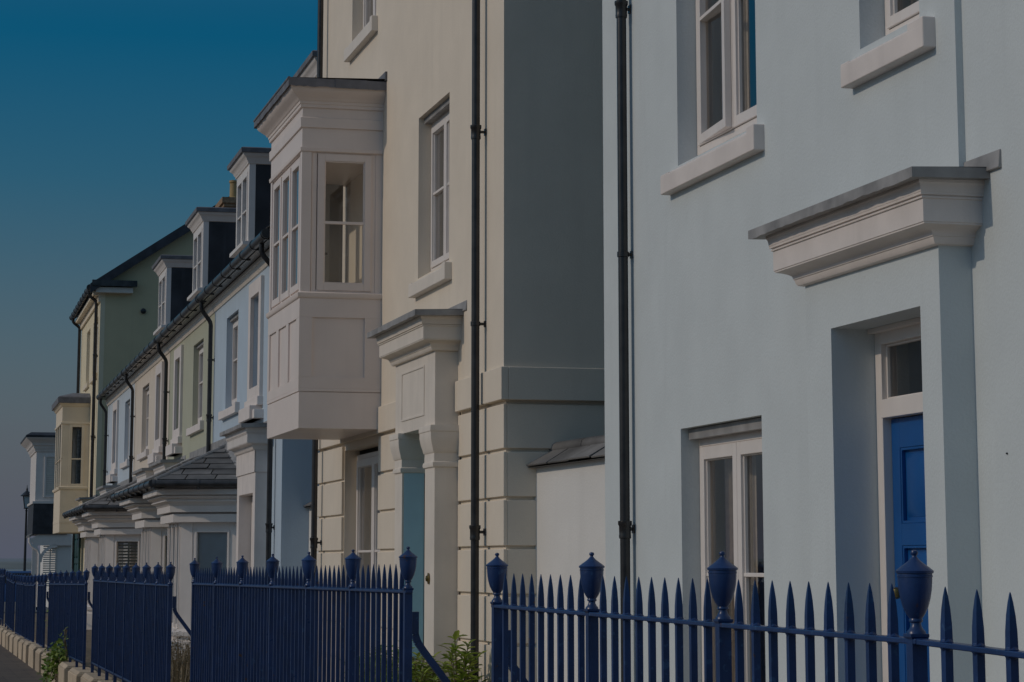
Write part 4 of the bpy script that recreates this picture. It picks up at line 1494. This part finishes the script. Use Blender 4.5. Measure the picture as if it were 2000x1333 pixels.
def panel(a, b, nbays, per, label, stay_near=False, stay_far=False, far_open=False):
    """railing panel from point a (near end) to b (far end), z of the top rail at each end"""
    a, b = Vector(a), Vector(b)
    base = tuple(((a + b) / 2).xy) + (gz((a.y + b.y) / 2) + .34,)
    T = Thing('railing_panel', label, 'railing', base, group='navy blue railing panels along the front gardens')
    d = (b - a).normalized()
    ang = math.atan2(-(b.x - a.x), (b.y - a.y))
    n = nbays * per
    ps = [a.lerp(b, i / n) for i in range(n + 1)]
    k0 = 0
    def rail(z, w, h, name):
        g = G()
        s = Vector((math.cos(ang), math.sin(ang), 0)) * w
        dz = Vector((0, 0, z))
        p, q = a - d * .03 + dz, b + d * .03 + dz
        up = Vector((0, 0, h))
        rnd = random.Random(3)
        g.hexa([tuple(p - s - up), tuple(p + s - up), tuple(q + s - up), tuple(q - s - up), tuple(p - s + up), tuple(p + s + up), tuple(q + s + up), tuple(q - s + up)])
        if z == 0:
            for pp in (ps[:-1] if far_open else ps):
                for sg in (1, -1):
                    g.loft([[tuple(pp + Vector((math.cos(t) * r_, math.sin(t) * r_, sg * zz))) for t in [6.283 * j / 8 for j in range(8)]] for r_, zz in ((.0175, h * .9), (.0135, h * 1.5), (.011, h * 2.2))])
        T.part(name, g, 'rail', bevel=.003)
    rail(0.0, .017, .0065, 'top_rail')
    rail(-.96, .013, .0095, 'bottom_rail')
    for i, p in enumerate(ps):
        if i % per == 0:
            if far_open and i == n:
                continue
            po = T.link('post', POST, p, rot=(0, 0, ang))
            T.link('urn_finial', URN, (0, 0, .012), parent=po)
        else:
            T.link('bar', BAR, p, rot=(0, 0, ang))
    for end, on in ((a, stay_near), (b, stay_far)):
        if on:
            g = G()
            x, y, z = end + Vector((.04, .03 if end is a else -.03, 0))
            w_ = .015
            path = [(x, z - .09), (x, z - .19), (x + .012, z - .225), (x + .04, z - .265), (x + .62, z - 1.02), (x + .66, z - 1.25)]
            for p, q in zip(path, path[1:]):
                dv = Vector((q[0] - p[0], q[1] - p[1])).normalized()
                nv = Vector((-dv.y, dv.x)) * w_
                g.hexa([(p[0] - nv.x, y - w_, p[1] - nv.y), (p[0] + nv.x, y - w_, p[1] + nv.y), (p[0] + nv.x, y + w_, p[1] + nv.y), (p[0] - nv.x, y + w_, p[1] - nv.y),
                        (q[0] - nv.x, y - w_, q[1] - nv.y), (q[0] + nv.x, y - w_, q[1] + nv.y), (q[0] + nv.x, y + w_, q[1] + nv.y), (q[0] - nv.x, y + w_, q[1] - nv.y)])
            T.part('back_stay', g, 'rail')
    return T


panel((XR, 4.97, 1.427), (XR, 8.87, 1.437), 3, 10, 'navy railing panel nearest the camera, in front of the pale blue house', stay_far=True)
panel((2.31, 3.93, 1.392), (2.2, 4.97, 1.427), 1, 8, 'short navy railing length turning off at the right edge past the last urn', far_open=True)
panel((XR, 10.54, 1.472), (XR, 18.72, 1.437), 6, 10, 'long navy railing panel before the cream house, its near urn against the portico', stay_near=True)
panel((XR, 20.46, 1.408), (XR, 28.84, 1.388), 8, 8, 'navy railing panel before the nearest white bay window, raking stay at its end', stay_near=True)
panel((XR, 30.20, 1.332), (XR, 37.8, 1.272), 6, 9, 'navy railing panel with a creeper growing through its foot', stay_near=True)
panel((XR, 39.1, 1.235), (XR, 41.06, 1.222), 2, 8, 'very short navy railing panel just past the panel with the creeper', stay_near=True)
panel((XR, 42.3, 1.21), (XR, 45.7, 1.185), 3, 9, 'fourth navy railing panel from the left edge of the photo')
panel((XR, 46.15, 1.19), (XR, 49.0, 1.185), 3, 8, 'third navy railing panel from the left edge of the photo')
panel((XR, 50.2, 1.18), (XR, 54.0, 1.24), 3, 8, 'second navy railing panel from the left edge of the photo')
panel((XR, 55.6, 1.285), (XR, 62.6, 1.28), 6, 8, 'farthest navy railing panel, cut by the left edge of the photo')

# ------------------------------------------------------------------ dwarf wall of limestone blocks
def stone_block(g, x0, x1, y0, y1, z0, z1, ch=.04, rnd=random):
    j = lambda s=.008: rnd.uniform(-s, s)
    g.hexa([(x0, y0, z0), (x1, y0, z0), (x1, y1, z0), (x0, y1, z0), (x0 + j(), y0 + j(), z1 - ch), (x1, y0 + j(), z1 - ch), (x1, y1 + j(), z1 - ch), (x0 + j(), y1 + j(), z1 - ch)])
    k = len(g.v)
    g.hexa([(x0 + .001, y0 + .001, z1 - ch), (x1, y0 + .001, z1 - ch), (x1, y1 - .001, z1 - ch), (x0 + .001, y1 - .001, z1 - ch),
            (x0 + ch, y0 + ch * .5, z1 + j(.004)), (x1, y0 + ch * .5, z1), (x1, y1 - ch * .5, z1), (x0 + ch, y1 - ch * .5, z1 + j(.004))])


DW = Thing('dwarf_wall', 'low buff limestone kerb wall carrying the navy railings', 'wall', (2.2, 30, -.05))
g = G()
rnd = random.Random(11)
y = 3.0
i = 0
while y < 64:
    L = rnd.uniform(1.5, 2.6)
    z = gz(y)
    # coping block, then a lower joint piece stepped back
    stone_block(g, 2.06, 2.32, y, y + L * .62, z - .15, z + .34 + rnd.uniform(-.012, .012), .045, rnd)
    stone_block(g, 2.12, 2.30, y + L * .62 + .015, y + L - .012, z - .15, z + .24 + rnd.uniform(-.02, .01), .03, rnd)
    y += L
DW.part('stone_blocks', g, 'stone', smooth=False, bevel=.012)

# ------------------------------------------------------------------ plants
def leaf(g, p, d, n, L, W, fold=.25):
    p, d = Vector(p), Vector(d).normalized()
    s = d.cross(Vector(n))
    if s.length < 1e-4:
        s = d.cross(Vector((1, 0, 0)))
    s.normalize()
    u = s.cross(d)
    a = p + d * L * .35 + s * W * .5 + u * W * fold
    b = p + d * L * .35 - s * W * .5 + u * W * fold
    a2 = p + d * L * .72 + s * W * .38 + u * (W * fold - L * .04)
    b2 = p + d * L * .72 - s * W * .38 + u * (W * fold - L * .04)
    m = p + d * L * .5
    t = p + d * L - u * L * .12
    g.add([p, a, a2, t, b2, b, m], [(0, 1, 6), (1, 2, 6), (2, 3, 6), (3, 4, 6), (4, 5, 6), (5, 0, 6)])


def shrub(name, label, cat, c, spread, h, stems, seed, lm='leaf', leafL=.085, leafW=.03, tuft=.45, flowers=True):
    rnd = random.Random(seed)
    T = Thing(name, label, cat, c)
    sg, lg, fg = G(), G(), G()
    for k in range(stems):
        a, r = rnd.uniform(0, 6.283), math.sqrt(rnd.random())
        bx, by = c[0] + spread[0] * r * math.cos(a) * .7, c[1] + spread[1] * r * math.sin(a) * .7
        hh = h * rnd.uniform(.5, 1.0) * (1.1 - .35 * r)
        tx, ty = bx + spread[0] * .45 * r * math.cos(a) + rnd.uniform(-.05, .05), by + spread[1] * .4 * r * math.sin(a)
        path = [Vector((bx, by, c[2])), Vector((bx * .7 + tx * .3, by * .7 + ty * .3, c[2] + hh * .5)), Vector((tx, ty, c[2] + hh))]
        sg.tube([tuple(p) for p in path], [.007, .006, .004], 5)
        n = int(14 + 22 * tuft)
        for i in range(n):
            t = 1 - (i / n) ** 1.4 * .85
            p = path[0].lerp(path[1], t * 2) if t < .5 else path[1].lerp(path[2], t * 2 - 1)
            ang = i * 2.4 + rnd.uniform(-.3, .3)
            el = .9 * (t - .4) + rnd.uniform(-.35, .3)
            d = Vector((math.cos(ang) * math.cos(el), math.sin(ang) * math.cos(el), math.sin(el)))
            leaf(lg, p, d, (0, 0, 1), leafL * rnd.uniform(.6, 1.25), leafW * rnd.uniform(.7, 1.2))
        if flowers and rnd.random() < .55:
            top = path[2] + Vector((rnd.uniform(-.04, .04), rnd.uniform(-.04, .04), rnd.uniform(-.05, .02)))
            for i in range(9):
                d = Vector((rnd.gauss(0, 1), rnd.gauss(0, 1), rnd.uniform(-.2, 1.2)))
                leaf(fg, top, d, (0, 0, 1), .04 * rnd.uniform(.7, 1.3), .022)
    T.part('stems', sg, 'straw')
    T.part('foliage', lg, lm, smooth=False, stuff=True)
    if flowers:
        T.part('dried_flowers', fg, 'petal', smooth=False, stuff=True)
    return T


shrub('spurge_shrub', 'leafy green shrub with faded flower heads at the foot of the white portico', 'shrub', (4.0, 19.6, .3), (.30, 1.3), .62, 120, 5, leafL=.10, leafW=.034)
shrub('spurge_shrub', 'taller pointed green shrub growing against the black downpipe of the cream house', 'shrub', (4.25, 18.3, .3), (.14, .18), .72, 17, 9, leafL=.12, leafW=.045, flowers=False)


def dry_clump(label, c, spread, h, n, seed):
    rnd = random.Random(seed)
    T = Thing('dry_plant', label, 'plant', c)
    g = G()
    for k in range(n):
        bx, by = c[0] + rnd.uniform(-1, 1) * spread[0], c[1] + rnd.uniform(-1, 1) * spread[1]
        hh = h * rnd.uniform(.4, 1)
        l = Vector((rnd.gauss(0, .16), rnd.gauss(0, .16), 1)) * hh
        p = Vector((bx, by, c[2]))
        s = Vector((rnd.uniform(-1, 1), rnd.uniform(-1, 1), 0)).normalized() * .006
        q = p + l * .55 + Vector((rnd.gauss(0, .02), rnd.gauss(0, .02), 0))
        r = p + l
        g.add([p - s, p + s, q + s, q - s, r], [(0, 1, 2, 3), (3, 2, 4)])
        for j in range(3):
            pp = p.lerp(r, rnd.uniform(.4, 1))
            leaf(g, pp, (rnd.gauss(0, 1), rnd.gauss(0, 1), rnd.uniform(-.6, .8)), (0, 0, 1), .05 * rnd.uniform(.5, 1.3), .016)
    T.part('stems', g, 'straw', smooth=False, stuff=True)
    return T


dry_clump('clump of dry brown stems in the garden below the white bay window', (2.95, 25.5, .27), (.45, 2.6), .62, 620, 21)


def creeper(label, pts, n, seed, spread=.09, size=.055, lm='ivy', name='creeper'):
    rnd = random.Random(seed)
    T = Thing(name, label, 'creeper', pts[0])
    sg, g = G(), G()
    P = [Vector(p) for p in pts]
    for k in range(5):
        sg.tube([tuple(p + Vector((rnd.gauss(0, spread * .4), rnd.gauss(0, spread * .8), rnd.gauss(0, spread * .3)))) for p in P], .006, 5)
    for k in range(n):
        t = rnd.random() * (len(P) - 1)
        i = min(int(t), len(P) - 2)
        p = P[i].lerp(P[i + 1], t - i) + Vector((rnd.gauss(0, spread * .6) - .03, rnd.gauss(0, spread * 2.2), rnd.gauss(0, spread)))
        leaf(g, p, (rnd.gauss(-.5, .8), rnd.gauss(0, .8), rnd.gauss(-.1, .6)), (-.6, 0, .8), size * rnd.uniform(.6, 1.4), size * .75, .1)
    T.part('stems', sg, 'straw')
    T.part('foliage', g, lm, smooth=False, stuff=True)
    return T


creeper('green creeper spilling over the kerb stones from under the railing', [(2.22, 33.5, .36), (2.10, 33.4, .38), (2.02, 33.3, .22), (1.99, 33.2, .04)], 330, 31, spread=.085, size=.075)
creeper('wisp of creeper climbing the railing panel above the kerb stones', [(2.18, 33.0, .36), (2.14, 32.95, .55), (2.15, 33.05, .70)], 36, 33, spread=.04, size=.055)
creeper('green creeper behind the gap between two railing panels', [(2.6, 29.8, .3), (2.62, 29.9, .7), (2.6, 30.2, 1.0)], 260, 35, spread=.16, size=.06)
creeper('green creeper filling the narrow gap beside the very short railing panel', [(2.5, 38.4, .25), (2.5, 38.6, .7), (2.5, 38.7, 1.05)], 200, 37, spread=.16, size=.07)

# ------------------------------------------------------------------ lamp post on the quay
LX, LY = 6.82, 143.0
LP = Thing('street_lamp', 'old fashioned black lantern on a slim post by the sea', 'street lamp', (LX, LY, -.4))
g = G()
g.lathe((LX, LY, -.4), [(.16, 0), (.16, .5), (.10, .6), (.085, 1.2), (.07, 3.5), (.055, 5.0), (.075, 5.03), (.075, 5.08), (.05, 5.1), (.05, 5.2)], 12)
LP.part('post', g, 'iron')
g = G()
for t in range(4):
    a0 = math.pi / 4 + t * math.pi / 2
    g.tube([(LX + .16 * math.cos(a0), LY + .16 * math.sin(a0), 4.8), (LX + .30 * math.cos(a0), LY + .30 * math.sin(a0), 5.52)], .02, 6)
g.lathe((LX, LY, 4.76), [(.14, 0), (.17, .02), (.17, .06), (.1, .07)], 12)
g.lathe((LX, LY, 5.5), [(.36, 0), (.37, .04), (.25, .16), (.15, .25), (.08, .30), (.05, .38), (.07, .42), (.03, .5), (.012, .66)], 12)
la = LP.part('lantern', g, 'iron')
g = G()
g.loft([[(LX + r * math.cos(math.pi / 4 + k * math.pi / 2), LY + r * math.sin(math.pi / 4 + k * math.pi / 2), z) for k in range(4)] for r, z in ((.155, 4.82), (.285, 5.5))])
LP.part('lantern_glass', g, 'lamp_glass', parent=la)

# ------------------------------------------------------------------ parked car, only its roof line shows over the railings
CY, CZ = 97.0, -.28
CA = Thing('parked_car', 'blue car parked side on beyond the far railings, only its roof and windows showing', 'car', (3.9, CY, CZ))
def car_sec(pts, y0, y1, mat, name, inset=0, parent=None, bevel=.03):
    g = G()
    g.loft([[(x, y0 + i_, z + CZ) for x, z, i_ in [(p[0], p[1], p[2] if len(p) > 2 else 0) for p in pts]],
            [(x, y1 - i_, z + CZ) for x, z, i_ in [(p[0], p[1], p[2] if len(p) > 2 else 0) for p in pts]]])
    return CA.part(name, g, mat, parent=parent, bevel=bevel)
body = car_sec([(1.75, .35), (1.72, .72), (1.95, .98), (2.3, 1.02), (5.6, 1.02), (6.05, .95), (6.1, .6), (6.05, .35)], CY, CY + 1.75, 'car_paint', 'body')
car_sec([(2.35, 1.02, .02), (2.75, 1.5, .2), (3.2, 1.56, .22), (5.0, 1.56, .22), (5.35, 1.5, .2), (5.7, 1.02, .02)], CY, CY + 1.75, 'car_paint', 'roof_shell', parent=body)
g = G()
for a in (((2.55, 1.07), (2.85, 1.46), (3.55, 1.48), (3.55, 1.07)), ((3.66, 1.07), (3.66, 1.48), (5.0, 1.48), (5.42, 1.07))):
    g.quad(*[(p[0], CY + .02 + (p[1] - 1.02) * .36, p[1] + CZ) for p in a])
g.v = [(x, y - .006, z) for x, y, z in g.v]
CA.part('side_window', g, surf('car_window', (.012, .014, .018), rough=.1), parent=body)
for wx in (2.6, 5.25):
    g = G()
    g.tube([(wx, CY - .02, .33 + CZ), (wx, CY + .2, .33 + CZ)], .33, 20)
    wv = CA.part('wheel', g, 'rubber')
    g = G()
    g.tube([(wx, CY - .03, .33 + CZ), (wx, CY + .0, .33 + CZ)], .2, 16)
    CA.part('rim', g, 'lead', parent=wv)
